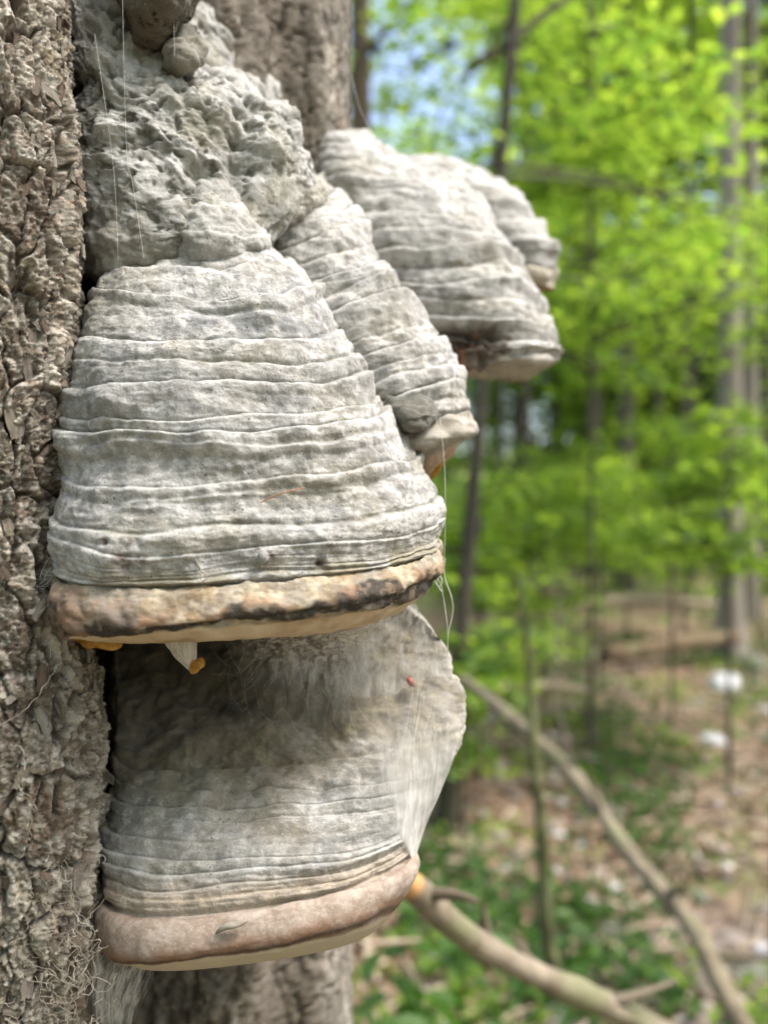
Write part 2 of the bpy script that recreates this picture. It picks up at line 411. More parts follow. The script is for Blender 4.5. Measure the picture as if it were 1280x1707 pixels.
# ------------------------------------------------------------------ leaves
def leaf_set(P, size, normal_spread=.5, fold=.25, seed=0, wid=.62, heading=None):
    """folded leaf blades at points P; two quads each"""
    r = np.random.default_rng(seed); n = len(P); P = np.asarray(P)
    size = np.broadcast_to(size, (n,))*r.uniform(.65, 1.25, n)
    th = r.uniform(0, 2*np.pi, n) if heading is None else heading+r.normal(0, .7, n)
    T = np.stack([np.cos(th), np.sin(th), r.normal(-.15, normal_spread*.8, n)], -1); T /= np.linalg.norm(T, axis=1)[:, None]
    U = np.stack([r.normal(0, normal_spread, n), r.normal(0, normal_spread, n), np.ones(n)], -1)
    S = np.cross(T, U); S /= np.linalg.norm(S, axis=1)[:, None]; U = np.cross(S, T)
    k = wid/2
    tmpl = np.array([(0, 0, 0), (.28, k*.8, fold*k), (.68, k*.85, fold*k), (1, 0, -.08), (.68, -k*.85, fold*k), (.28, -k*.8, fold*k)])
    V = P[:, None]+size[:, None, None]*(T[:, None]*tmpl[None, :, :1]+S[:, None]*tmpl[None, :, 1:2]+U[:, None]*tmpl[None, :, 2:3])
    b = (np.arange(n)*6)[:, None]
    F = np.concatenate([b+np.array([[0, 1, 2, 3]]), b+np.array([[0, 3, 4, 5]])])
    return V.reshape(-1, 3), F
def sprays(centers, radius, per, leaf, seed, flat=.10, tilt=.18, spread=.45):
    """flat layered sprays of foliage round the centres"""
    r = np.random.default_rng(seed); out = []
    for c in centers:
        R = radius*r.uniform(.6, 1.3); k = int(per*r.uniform(.7, 1.3))
        a = r.uniform(0, 2*np.pi, k); q = R*np.sqrt(r.uniform(0, 1, k))
        el = r.uniform(.5, 1); ang = r.uniform(0, np.pi)
        x = q*np.cos(a); y = q*np.sin(a)*el
        x, y = x*np.cos(ang)-y*np.sin(ang), x*np.sin(ang)+y*np.cos(ang)
        z = r.normal(0, flat*R, k)+x*r.normal(0, tilt)+y*r.normal(0, tilt)-.25*q*q/R
        out.append(np.stack([x, y, z], -1)+c)
    return leaf_set(np.concatenate(out), leaf, spread, seed=seed+1)

# ------------------------------------------------------------------ forest trees
def stem_grid(path, rad, n, seed, amp=.06):
    G = tube(path, rad, n)
    c = np.asarray(path)[:, None]
    q = G*np.array([1, 1, .25])
    f = 1+amp*fbm(q, 1.2/np.mean(rad)*.35, 3, seed)
    return c+(G-c)*f[..., None]
def bark_col(G, base, alt, seed, moss=0):
    f = sst(-.2, .4, fbm(G*np.array([1, 1, .4]), 9, 3, seed))
    C = np.array(base)*(1-f[..., None])+np.array(alt)*f[..., None]
    if moss: 
        g = moss*sst(-.1, .5, fbm(G, 5, 3, seed+5)); C = lay(C, g, (.07, .10, .02))
    return C
def tree(name, label, px, d, wpx, top, base=(.14, .12, .10), alt=(.24, .21, .18), lean=(0, 0), crown=None, group=None, seed=0, moss=.2, cat='tree'):
    x0, y0 = (px-CX)/FPX*d, d
    z0 = float(ground_z(x0, y0)); r0 = wpx/FPX*d/2
    root = thing(name, label, cat, (x0, y0, z0), group)
    k = 26; s = np.linspace(0, 1, k); hh = top
    zc = s*hh-.1
    path = np.stack([lean[0]*(zc-(CAMZ-z0))+.02*r0*np.sin(s*9+seed)*10*r0, lean[1]*zc+0*s, zc], -1)
    rad = r0*(1.0+.5*np.exp(-zc/.35)-.55*s); rad = np.maximum(rad, .012)
    G = stem_grid(path, rad, 14, seed)
    grid_obj('trunk', G, M_BARK_FAR, root, bark_col(G, base, alt, seed, moss), wrap=True, flip=True)
    r = np.random.default_rng(seed+100)
    if crown:
        cents = []; limb = MB()
        for i in range(crown['limbs']):
            a = r.uniform(0, 2*np.pi) if 'toward' not in crown or r.uniform() > .75 else crown['toward']+r.normal(0, .6)
            zb = r.uniform(*crown['z'])
            L = crown['len']*r.uniform(.6, 1.2)*(1-.45*(zb-crown['z'][0])/(crown['z'][1]-crown['z'][0]+1e-6))
            p0 = np.array([np.interp(zb, zc, path[:, 0]), np.interp(zb, zc, path[:, 1]), zb])
            q = np.linspace(0, 1, 8)[:, None]
            dirv = np.array([np.cos(a), np.sin(a), 0])
            up = crown.get('up', .25)
            P = p0+dirv*q*L+np.array([0, 0, 1])*(up*q*L-(crown.get('droop', .2)*L)*q**2)
            P += .04*L*np.stack([np.sin(q[:, 0]*7+i), np.cos(q[:, 0]*6+i), 0*q[:, 0]], -1)*q
            if d < 8:
                one = MB(); one.tube(P, np.linspace(max(r0*.28, .01), .004, 8), 5); one.build('limb', M_BARK_FAR_DARK, root)
            else: limb.tube(P, np.linspace(max(r0*.28, .01), .004, 8), 5)
            for qq in np.linspace(.25, 1, crown['sp']):
                b = p0+dirv*qq*L+np.array([0, 0, 1])*(up*qq*L-crown.get('droop', .2)*L*qq**2)
                cents.append(b+r.normal(0, 1, 3)*np.array([.16, .16, .05])*L)
        if d >= 8: limb.build('limbs', M_BARK_FAR_DARK, root)['kind'] = 'stuff'
        V, F = sprays(cents, crown['R'], crown['per'], crown['leaf'], seed, crown.get('flat', .1), crown.get('tilt', .18), crown.get('spread', .45))
        o = mesh_np('crown', V, F, crown['mat'], root, smooth=False)
    return root
M_BARK_FAR_DARK = plain_mat('dark twig bark', (.055, .045, .035), (.10, .085, .065), 14)

BE = lambda **k: dict(dict(limbs=16, z=(1.0, 4.5), len=1.5, sp=4, R=.32, per=26, leaf=.07, mat=M_BEECH), **k)
DE = lambda **k: dict(dict(limbs=30, z=(1.5, 12), len=3.2, sp=5, R=.8, per=30, leaf=.2, mat=M_DECID, flat=.22), **k)
SP = lambda **k: dict(dict(limbs=60, z=(2, 17), len=3.0, sp=6, R=.5, per=34, leaf=.2, mat=M_SPRUCE, up=.05, droop=.35, flat=.3, spread=.8), **k)
BT = 'bare pole trunks standing in the forest behind'
tree('pine_tree', 'tall straight pale grey trunk rising at the right above the green shrubs', 1217, 7.0, 42, 13, (.20, .175, .15), (.33, .30, .265), seed=1, moss=.05,
     crown=SP(limbs=20, z=(7, 13)))
tree('pine_tree', 'slimmer grey trunk just behind the tall pale one at the right', 1252, 9.5, 26, 13, (.17, .15, .12), (.28, .25, .21), seed=2, moss=.1, crown=SP(limbs=20, z=(8, 13)))
tree('beech_tree', 'thin dark trunk above the far grey brackets, ringed by bright leaves', 786, 3.3, 27, 5.5, (.022, .019, .016), (.05, .04, .032), lean=(.085, 0), seed=3, moss=.15,
     crown=BE(limbs=18, z=(2.2, 5.0), len=2.2, per=26, toward=1.5, sp=3))
tree('beech_tree', 'brown trunk showing just right of the big mossy host trunk', 600, 6.0, 50, 8, (.07, .05, .035), (.13, .09, .06), seed=4, crown=BE(limbs=11, z=(3, 7), len=2.0, per=20, R=.45))
tree('oak_tree', 'dark upright trunk in the middle of the woodland, partly mossy', 1042, 11.5, 30, 14, (.05, .042, .034), (.11, .095, .07), seed=5, crown=DE(limbs=18, z=(4.2, 13)))
tree('oak_tree', 'short looking dark trunk left of the dark mossy one mid woodland', 990, 13, 26, 13, (.06, .05, .04), (.12, .10, .08), seed=6, crown=DE(limbs=16, z=(4.4, 12)))
tree('oak_tree', 'thin dim trunk right of the dark mossy one mid woodland', 1095, 15, 18, 12, (.07, .06, .045), (.14, .12, .09), seed=7, crown=DE(limbs=16, z=(3.6, 11)))
tree('oak_tree', 'faint slender trunk behind the tips of the far grey brackets', 925, 17, 22, 14, (.08, .07, .055), (.15, .13, .10), seed=8, crown=DE(limbs=22, z=(4, 13)))
for i, (px, d, wp, lab) in enumerate([(870, 14, 14, 'very slim dark trunk right of the thin dark leaning trunk'), (1150, 12, 15, 'slim dark trunk left of the tall pale one'), (965, 20, 16, 'slim far trunk left of the dark pair mid woodland'), (1068, 18, 12, 'hair thin trunk between the dark mossy trunk and the dim one'), (1278, 11, 20, 'dark trunk cut by the outer picture edge'), (835, 11, 12, 'slender dark trunk above the farthest small bracket')]):
    tree('oak_tree', lab, px, d, wp, 12, (.04, .034, .027), (.09, .078, .06), seed=140+i, crown=DE(limbs=8, z=(9.6, 12)))
# the young leafy trees whose layered sprays fill the upper right
tree('beech_sapling', 'young beech with bright layered sprays in front of the mid woodland trunks', 985, 4.4, 9, 4.3, (.06, .05, .04), (.12, .10, .08), seed=11, crown=BE(limbs=26, z=(1.85, 4.0), len=1.05, per=30, R=.32))
tree('beech_sapling', 'leafy young beech whose sprays show behind the tall pale trunk', 1140, 8.8, 7, 6.5, (.06, .05, .04), (.12, .10, .08), seed=12, crown=BE(limbs=9, z=(2.8, 4.6), len=1.6, per=26, R=.4, leaf=.09))
tree('beech_sapling', 'young beech with yellow green sprays directly right of the thin dark trunk', 880, 5.6, 9, 5.2, (.06, .05, .04), (.12, .10, .08), seed=13, crown=BE(limbs=20, z=(2.6, 5.0), len=1.6, per=32, R=.36))
tree('beech_sapling', 'young beech leafing at the extreme upper edge near the sky gaps', 1345, 4.6, 9, 4.6, (.06, .05, .04), (.12, .10, .08), seed=14, crown=BE(limbs=12, z=(2.3, 3.4), len=1.2, per=26))
# far woodland
farlab = ['broad leafy tree closing the view behind the far brackets', 'dense leafy tree between the thin dark trunk and the mid woodland', 'leafy tree filling the gap left of the dark mossy trunk',
          'wide pale green tree beyond the dark mossy trunk', 'leafy tree half hidden by the tall pale trunk', 'yellow green tree at the outer edge of the far woodland', 'distant leafy tree directly behind the dark lump of fungi',
          'low leafy tree beyond the shrubs, under the spruces', 'rounded distant tree rising behind the tall pale trunk', 'far leafy tree seen through the layered beech sprays', 'leafy tree low over the slope left of the far trunks']
for i, (px, d, h) in enumerate([(700, 19, 9.5), (820, 24, 12), (930, 22, 12), (1040, 26, 11), (1180, 24, 7), (1300, 21, 7), (640, 27, 13), (1100, 19, 6), (1240, 30, 9), (960, 31, 17), (860, 17, 6)]):
    tree('leafy_tree', farlab[i], px, d, 16, h, (.08, .07, .055), (.15, .13, .10), seed=30+i, crown=DE(limbs=26, z=(.6, h*.95), len=3.0+h*.08, per=26, leaf=.24, R=.95), group='leafy trees closing the far woodland')
for i, (px, d, h, lab) in enumerate([(480, 16, 13, 'leafy tree hidden straight behind the host trunk'), (300, 20, 14, 'leafy tree behind the big rough bark'), (560, 23, 12, 'leafy tree masked by the silhouette of the host trunk'), (60, 15, 13, 'leafy tree concealed behind the near bark'), (-250, 14, 13, 'leafy tree out beyond the bark')]):
    tree('leafy_tree', lab, px, d, 22, h, (.08, .07, .055), (.15, .13, .10), seed=240+i, crown=DE(limbs=22, z=(1.0, h*.95), len=3.6, per=26, leaf=.24, R=.95))
sl = ['dark spruce behind the tall pale trunk with sky showing through', 'dark spruce left of the tall pale trunk, its tip in the sky gap', 'dark spruce deep in the middle of the woodland',
      'dark spruce at the outer edge beyond the slimmer grey trunk']
for i, (px, d, h) in enumerate([(1235, 17, 13), (1085, 19, 15), (985, 21, 17), (1330, 14, 12)]):
    tree('spruce_tree', sl[i], px, d, 20, h, (.05, .04, .033), (.09, .075, .06), seed=50+i, crown=SP(z=(1.2, h), limbs=60 if i in (1, 2) else 50, per=30 if i == 2 else 13, R=.42, len=2.6), group='dark spruces in the woodland')

for i, (bx, by, h) in enumerate([(-6, -7, 13), (1.5, -10, 14), (-11, 0, 14), (8, -8, 13), (-4, -14, 15), (13, -3, 12)]):  # unseen trees added to block low sky light on the fungi
    d_ = .001; x0, y0 = bx, by
    root = tree('leafy_tree', ['unseen leafy tree added behind the viewer to one side', 'unseen leafy tree added straight behind the viewer', 'unseen leafy tree added beyond the host trunk out of the picture', 'unseen leafy tree added behind the viewer across the gully', 'tall unseen leafy tree added far behind the viewer', 'unseen leafy tree added outside the picture across the gully'][i], 640, 10, 26, h, (.08, .07, .055), (.15, .13, .10), seed=200+i, crown=DE(limbs=34, z=(1.2, h), len=4.2, per=34, leaf=.26, R=1.1))
    root.location = (bx, by, float(ground_z(bx, by)))

# shrubs of the understorey
shl = ['bright green shrub low beside the silk covered brackets', 'leafy shrub spreading below the tall pale trunk', 'yellow green shrub in front of the slimmer grey trunk', 'green shrub beyond the brown branch and log',
       'small shrub just right of the silk threads', 'shrub in the dip left of the log', 'low bushy shrub at the foot of the dark mossy trunk', 'shrub growing behind the far end of the log', 'soft green shrub up the slope', 'shrub beneath the broken grey bracket', 'bushy green growth between the dark mossy trunk and the tall pale trunk', 'rounded shrub at the foot of the dim left trunks', 'wide shrub far behind the slimmer grey trunk', 'shrub filling the view under the tip of the broken grey bracket', 'pale green shrub far up the slope behind the mid woodland trunks']
sp = [(800, 3.9, 1.35, .45), (1215, 3.9, 1.78, .55), (1120, 4.8, 1.70, .55), (1000, 6.4, 1.6, .6), (770, 3.4, .85, .35), (905, 5.4, 1.5, .5), (1045, 8.5, 1.3, .9), (1270, 7.5, 1.9, .8), (900, 9.5, 1.6, 1.0), (850, 4.6, 1.6, .55), (1150, 10.5, 1.6, 1.1), (960, 12, 1.9, 1.2), (1260, 12.5, 1.9, 1.2), (800, 8, 1.6, .9), (1080, 13.5, 2.2, 1.3)]
for i, (px, d, h, R) in enumerate(sp):
    tree('leafy_shrub', shl[i], px, d, 4 if d > 4 else 6, h, (.07, .055, .04), (.12, .10, .07), seed=70+i, cat='shrub', group='leafy shrubs of the understorey',
         crown=BE(limbs=int(9+R*11), z=(h*(.35 if px < 950 else .46), h*.98), len=R, sp=3, R=.17+.1*R, per=20, leaf=.055+.004*d, up=.5, mat=M_BEECH if i % 3 else M_DECID))

# ------------------------------------------------------------------ bracket fungi
def resample(Pts, n):
    """rows of points (R, M, 3) -> even spacing along each row, a little denser in the middle"""
    out = np.empty((len(Pts), n, 3)); q = np.linspace(0, 1, n)
    for i, P in enumerate(Pts):
        L = np.concatenate([[0], np.cumsum(np.linalg.norm(np.diff(P, axis=0), axis=1))]); L /= L[-1]
        for a in range(3): out[i, :, a] = np.interp(q, L, P[:, a])
    return out
def bracket_grid(keys, nu, nv, AL, AR, e=.86, tvals=None):
    """keys: growth lines (left, front, right) as photo px, py and distance; AL/AR anchor px and distance inside the trunk"""
    K = len(keys)
    kk = []
    for (L, F, R) in keys:
        l, f, r = un(*L), un(*F), un(*R)
        kk.append([l, f, r, [AL[0], 0, 0], [AR[0], 0, 0]])
        kk[-1][3] = un(AL[0], L[1]-8, AL[1]); kk[-1][4] = un(AR[0], R[1]-8, AR[1])
    t = np.linspace(0, K-1, nv) if tvals is None else tvals
    S = spline(np.array(kk), t)
    l, f, r, al, ar = [S[:, i][:, None] for i in range(5)]
    th = np.linspace(np.pi, 0, 160)[None, :, None]
    c = (l+r)/2; H = (r-l)/2; F = f-c
    co, si = np.cos(th), np.sin(th)
    mid = c+H*np.sign(co)*np.abs(co)**e+F*np.abs(si)**e
    q = np.linspace(0, 1, 24)[None, :, None]
    bz = lambda a, b, cc, d: a*(1-q)**3+3*b*q*(1-q)**2+3*cc*q*q*(1-q)+d*q**3
    k = .35
    left = bz(al, (al*2+l)/3, l-F*k, l); right = bz(r, r-F*k, (ar*2+r)/3, ar)
    return resample(np.concatenate([left[:, :-1], mid, right[:, 1:]], 1), nu), t
TONE_F = [0]; TONES = [-.55, .35, -.1, .5, -.35, .15, -.7, .3]
h3 = lambda i, sd: (i*5+int(sd)*3+(i*i) % 7) % 8
def zone_disp(T, Uu, lines, seed, wander=.10, P=None, gain=1.2):
    """growth zones: every line is a soft lip that steps out and then recedes; each wanders and fades on its own"""
    u = np.mean(Uu, axis=0); z0 = 0*u
    n1 = lambda sc_, sd: fbm(np.stack([u*sc_, z0+sd*1.7, z0], -1), 1, 4, sd*.37)
    shared = wander*1.1*fbm(np.stack([Uu*5, T*.6, 0*T+seed], -1), 1, 3, seed)+.10*wander*fbm(np.stack([Uu*30, T*3, 0*T], -1), 1, 2, seed+2)
    Tw = T+shared
    d = np.zeros_like(T); crest = np.zeros_like(T); groove = np.zeros_like(T); TONE_F[0] = np.zeros_like(T)
    ls = [x[0] for x in lines]
    for i, (s0, a) in enumerate(lines):
        nx = ls[i+1] if i+1 < len(ls) else s0+.5
        w_ = np.clip(nx-s0, .14, .75)
        off = wander*.8*n1(3.0, seed+i*5)+wander*.10*n1(13, seed+i*3+1)
        am = gain*a*np.clip(.85+1.1*n1(2.6, seed+i*7+2)+.2*n1(12, seed+i*2), .08, 1.7)
        lo, hi = int(np.searchsorted(T[:, 0], s0-.5)), int(np.searchsorted(T[:, 0], s0+w_*1.9+.5))
        x = (Tw[lo:hi]-s0-off[None])/w_; A = np.broadcast_to(am[None], x.shape); k = np.clip(A/.0016, 0, 1)
        xr = np.clip((x+.10)/.34, 0, 1); rise = sst(0, .25, xr)**.7*(1-(1-xr)**2)**.5
        fall = 1-np.clip((x-.24)/1.05, 0, 1)**1.7
        d[lo:hi] += A*rise*fall*1.15
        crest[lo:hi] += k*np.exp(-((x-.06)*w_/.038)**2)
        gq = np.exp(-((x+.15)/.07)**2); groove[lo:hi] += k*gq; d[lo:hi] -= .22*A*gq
        tone = TONES[int(h3(i, seed))]; TONE_F[0][lo:hi] += 0
        f_ = (sst(-.08, .08, x)*(1-sst(.92, 1.12, x)))*(.35+.65*sst(-.3, .3, np.broadcast_to(n1(4.0, seed+i*11+3)[None], x.shape)))
        TONE_F[0][lo:hi] = TONE_F[0][lo:hi]*(1-f_)+tone*f_
    return d, np.clip(crest, 0, 1), np.clip(groove, 0, 1)

GREY, PALE, OLIVE, SLATE, TAN, BROWN, BLACK = (.335, .33, .315), (.62, .615, .59), (.15, .14, .095), (.17, .175, .18), (.50, .42, .29), (.24, .13, .075), (.022, .018, .015)
def crust_cols(P, T, crest, groove, seed, base=GREY):
    C = np.array(base)*np.ones(P.shape)
    C = lay(C, .85*sst(-.2, .4, fbm(P, 45, 4, seed)), (.45, .445, .43))
    C = lay(C, .65*sst(.05, .5, fbm(P, 65, 4, seed+9)), SLATE)
    C = lay(C, .65*sst(.05, .5, fbm(P*np.array([1, 1, 1.8]), 30, 4, seed+4)), (.24, .225, .17))
    m1 = fbm(P, 230, 4, seed+6, .65)
    C = lay(C, .6*sst(.05, .5, m1), (.54, .525, .49)); C = lay(C, .5*sst(.05, .5, -m1), (.17, .16, .135))
    if np.shape(TONE_F[0]) == T.shape:
        tn = TONE_F[0]; C = lay(C, .60*np.clip(-tn, 0, 1), (.19, .19, .18)); C = lay(C, .60*np.clip(tn, 0, 1), (.56, .55, .52))
    C = lay(C, .35*crest*sst(-.5, .35, fbm(P, 120, 3, seed+7)), PALE)  # worn crests paler, with some of the light on the lips painted in
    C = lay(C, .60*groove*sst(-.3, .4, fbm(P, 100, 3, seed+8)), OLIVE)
    return C*np.array([1.02, 1.03, 1.07])
def px_of(P): return CX+P[..., 0]/P[..., 1]*FPX, CY-(P[..., 2]-CAMZ)/P[..., 1]*FPX
def blob(P, c, r):
    """soft mask round a place given as px, py, distance; r in metres per axis"""
    q = (P-un(*c))/np.array(r); return np.exp(-(q*q).sum(-1))
def orient(G, n):
    c = G.reshape(-1, 3).mean(0)+np.array([0, .03, 0])
    return n if ((G-c)*n).sum() > 0 else -n

def split(root, G, C, t, cuts, names, mats):
    """rows of one surface become the parts of the bracket"""
    idx = [0]+[int(np.argmin(np.abs(t-c))) for c in cuts]+[len(t)-1]
    for a, b_, nm, m_ in zip(idx[:-1], idx[1:], names, mats):
        grid_obj(nm, G[a:b_+1], m_, root, C[a:b_+1])

# ---- the large bracket in the middle
keys = [((250, 395, .365), (330, 385, .352), (405, 395, .362)),
        ((190, 445, .352), (310, 417, .330), (440, 405, .352)),
        ((162, 485, .340), (335, 500, .308), (520, 480, .346)),
        ((140, 572, .333), (345, 592, .297), (570, 572, .345)),
        ((120, 665, .327), (358, 682, .288), (612, 652, .345)),
        ((124, 760, .321), (370, 792, .282), (690, 745, .345)),
        ((122, 870, .318), (380, 908, .278), (734, 845, .345)),
        ((126, 938, .319), (385, 972, .2785), (722, 908, .345)),
        ((120, 955, .317), (385, 985, .2762), (732, 905, .3445)),
        ((116, 1022, .316), (385, 1031, .2700), (738, 950, .3435)),
        ((130, 1045, .320), (388, 1047, .2745), (702, 990, .3445)),
        ((160, 1056, .330), (400, 1066, .287), (600, 1035, .350)),
        ((200, 1048, .350), (400, 1052, .325), (520, 1030, .365)),
        ((230, 1030, .385), (390, 1030, .375), (470, 1020, .390))]
tv = np.concatenate([np.linspace(0, 7, 430, endpoint=False), np.linspace(7, 10.2, 100, endpoint=False), np.linspace(10.2, 13, 40)])
G, t = bracket_grid(keys, 560, None, (185, .42), (440, .46), e=.84, tvals=tv)
T = np.broadcast_to(t[:, None], G.shape[:2]); Uu = np.broadcast_to(np.linspace(0, 1, G.shape[1])[None], G.shape[:2])
n = orient(G, normals(G)); P = G.copy()
lines = [(1.0, .0010), (1.45, .0014), (1.98, .0020), (2.12, .0008), (2.80, .0024), (3.20, .0015), (3.70, .0024), (4.15, .0016), (4.36, .0026), (4.62, .0016),
         (5.16, .0018), (5.34, .0006), (5.80, .0012), (6.15, .0008), (6.40, .0011), (6.60, .0008), (6.80, .0012)]
d, crest, groove = zone_disp(T, Uu, lines, 3, .16)
capw = 1-sst(6.95, 7.25, T); rimw = sst(7.0, 7.4, T)*(1-sst(9.6, 10.1, T))
d = d*capw-.0020*np.exp(-((T-7.08-.08*noise(np.stack([Uu*14, 0*T, 0*T], -1)))/.13)**2)
rip = .00045*fbm(P*np.array([.22, .22, 1.7]), 110, 3, 181)+.00022*fbm(P*np.array([.3, .3, 1.5]), 260, 3, 182); d += rip*capw
d += (.0034*fbm(P, 26, 3, 4)+.0010*fbm(P, 75, 3, 5)+.00038*fbm(P, 300, 4, 6, .55))*(capw+.5*rimw)
d += .0026*rimw*fbm(P*np.array([.7, 1, 1.6]), 34, 3, 14)+.0009*rimw*fbm(P, 150, 4, 15, .6)+.0020*rimw*fbm(P, 22, 2, 16)*sst(8, 9, T)+.0012*sst(9.6, 10.2, T)*fbm(P, 60, 3, 17)-.0011*rimw*np.exp(-((T-9.25)/.3)**2)
# the swollen fold at the left, the worn hollow high up, small warts above the margin
d += .0005*ridged(P*np.array([.7, .7, 1.3]), 70, 3, 18)*capw*sst(-.2, .3, noise(P, 20, 7))
d += .0052*blob(P, (215, 690, .305), (.008, .03, .0045))+.003*blob(P, (140, 745, .31), (.007, .03, .005))
d -= .0024*blob(P, (430, 530, .30), (.022, .03, .0055))*(.6+.8*noise(P, 160, 3))
for (a, b_, r, hh) in [(435, 932, .0022, .0032), (545, 908, .0014, .0014), (408, 862, .003, .0014), (412, 975, .0018, .0014), (232, 905, .0016, -.0014), (215, 940, .002, -.002), (530, 940, .0012, -.0025),
                       (185, 905, .0012, -.002), (640, 900, .002, .0008), (385, 965, .0012, .001), (320, 560, .0016, .0008), (375, 470, .0014, .0010), (428, 445, .0014, .0012), (560, 560, .003, .001)]:
    px_, py_ = px_of(P); q = ((px_-a)**2+(py_-b_)**2)*(.285/FPX)**2
    d += hh*np.exp(-q/r**2)*(P[..., 1] < .335)
# fine cracks running across and along the zones
ck = np.abs(fbm(P*np.array([.5, .5, 1.4]), 85, 3, 55)); d -= .0006*(1-sst(0, .018, ck))*capw*sst(.0, .25, noise(P, 22, 8))
G = G+n*d[..., None]
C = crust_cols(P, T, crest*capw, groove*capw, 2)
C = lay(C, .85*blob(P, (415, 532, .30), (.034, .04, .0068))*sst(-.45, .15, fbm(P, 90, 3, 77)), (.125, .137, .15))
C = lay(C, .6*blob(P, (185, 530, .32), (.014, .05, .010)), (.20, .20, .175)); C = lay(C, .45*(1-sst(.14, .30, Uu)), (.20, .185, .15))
C = lay(C, .7*sst(6.25, 6.85, T)*(1-sst(7.3, 7.5, T))*sst(-.5, .25, fbm(P*np.array([1, 1, 2]), 50, 4, 61))*sst(.86, .3, Uu) if False else .7*sst(6.25, 6.85, T)*sst(-.5, .25, fbm(P*np.array([1, 1, 2]), 50, 4, 61))*(1-sst(.62, .78, Uu)), (.20, .17, .085))
C = lay(C, .55*blob(P, (130, 800, .32), (.010, .05, .016))*sst(-.3, .3, fbm(P, 90, 3, 62)), (.25, .20, .14))
for (a, b_, r) in [(212, 935, 16), (222, 905, 7), (183, 905, 8), (436, 935, 11), (452, 925, 8), (530, 940, 9), (240, 930, 8), (430, 915, 5), (415, 975, 8), (612, 912, 5), (545, 908, 6)]:
    px_, py_ = px_of(P); C = lay(C, .9*np.exp(-(((px_-a)**2+(py_-b_)**2)/r**2))*sst(-.6, .2, fbm(P, 600, 2, 5))*(P[..., 1] < .34), (.06, .02, .018))
# the margin: tan above, a black tarry line, whitish lip below
rimc = lay(np.array((.35, .30, .215))*np.ones(P.shape), .8*sst(-.2, .4, fbm(P, 70, 4, 63, .6)), (.25, .18, .10)); rimc = lay(rimc, .6*sst(.0, .5, fbm(P, 230, 4, 64, .6)), (.45, .415, .335)); rimc = lay(rimc, .6*sst(.1, .45, fbm(P, 48, 4, 164, .6)), (.22, .215, .20))
rimc = lay(rimc, .85*(1-sst(.26, .48, Uu+.12*fbm(P, 40, 3, 65)))*sst(7.5, 8.5, T+.9*fbm(P, 60, 3, 66)), (.07, .025, .018))
rimc = lay(rimc, .55*(1-sst(.24, .42, Uu)), (.22, .16, .12)); rimc = lay(rimc, .6*sst(.72, .82, Uu), (.40, .38, .32))
tl = T+.5*fbm(P*np.array([1, 1, .6]), 45, 4, 67, .6)
rimc = lay(rimc, .97*(1-sst(.36, .62, np.abs(tl-9.2)))*sst(-.8, -.4, fbm(P, 55, 3, 68)+.35*np.cos((Uu-.5)*9)), BLACK)
rimc = lay(rimc, .7*np.exp(-((tl-8.65)/.25)**2)*sst(-.3, .3, fbm(P, 110, 3, 69)), (.23, .13, .07)); rimc = lay(rimc, .6*sst(.1, .4, -fbm(P, 170, 4, 167, .6)), (.20, .15, .10))
C = lay(C, sst(7.15, 7.3, T), (0, 0, 0))+rimc*sst(7.15, 7.3, T)[..., None]
pc = lay(np.array((.50, .40, .28))*np.ones(P.shape), .5*sst(-.2, .5, fbm(P, 120, 3, 70)), (.60, .53, .41))
lip = sst(9.85, 10.05, T+.25*fbm(P, 50, 3, 71)); C = C*(1-lip[..., None])+lay(pc, .6*sst(0, .4, fbm(P, 50, 4, 191)), (.30, .21, .13))*lip[..., None]
root = thing('bracket_fungus', 'largest grey hoof shaped bracket in the middle, with tan margin and black line', 'fungus')
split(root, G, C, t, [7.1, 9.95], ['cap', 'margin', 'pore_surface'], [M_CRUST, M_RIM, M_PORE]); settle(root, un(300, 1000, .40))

# ---- the lower bracket, shaded by the one above
keys = [((190, 1040, .435), (420, 1050, .415), (640, 985, .385)),
        ((192, 1100, .415), (430, 1108, .388), (712, 1035, .368)),
        ((196, 1165, .388), (450, 1182, .362), (752, 1105, .358)),
        ((198, 1240, .362), (470, 1268, .340), (768, 1200, .352)),
        ((194, 1290, .350), (455, 1325, .326), (734, 1262, .350)),
        ((182, 1345, .340), (442, 1382, .314), (690, 1318, .346)),
        ((168, 1400, .332), (435, 1440, .304), (672, 1362, .343)),
        ((184, 1480, .325), (430, 1510, .2975), (680, 1408, .342)),
        ((178, 1500, .323), (430, 1524, .2945), (688, 1418, .342)),
        ((180, 1566, .3230), (425, 1572, .2900), (680, 1470, .3405)),
        ((205, 1590, .328), (420, 1597, .2955), (640, 1528, .340)),
        ((240, 1600, .340), (410, 1607, .312), (600, 1555, .346)),
        ((260, 1570, .375), (400, 1580, .350), (540, 1540, .375)),
        ((280, 1545, .410), (400, 1545, .400), (480, 1520, .410))]
tv = np.concatenate([np.linspace(0, 7, 370, endpoint=False), np.linspace(7, 10.2, 90, endpoint=False), np.linspace(10.2, 13, 36)])
G, t = bracket_grid(keys, 500, None, (190, .43), (430, .46), e=.84, tvals=tv)
T = np.broadcast_to(t[:, None], G.shape[:2]); Uu = np.broadcast_to(np.linspace(0, 1, G.shape[1])[None], G.shape[:2])
n = orient(G, normals(G)); P = G.copy()
lines = [(1.4, .001), (2.3, .0012), (3.2, .0014), (4.0, .0018), (4.5, .0012), (4.85, .0012), (5.4, .0014), (5.95, .0009), (6.25, .0010), (6.5, .0010), (6.74, .0010)]
d, crest, groove = zone_disp(T, Uu, lines, 13, .13)
capw = 1-sst(6.9, 7.2, T); rimw = sst(7.0, 7.4, T)*(1-sst(9.6, 10.1, T)); upw = 1-sst(3.4, 5.0, T)
d = d*capw-.0020*np.exp(-((T-7.05)/.12)**2)
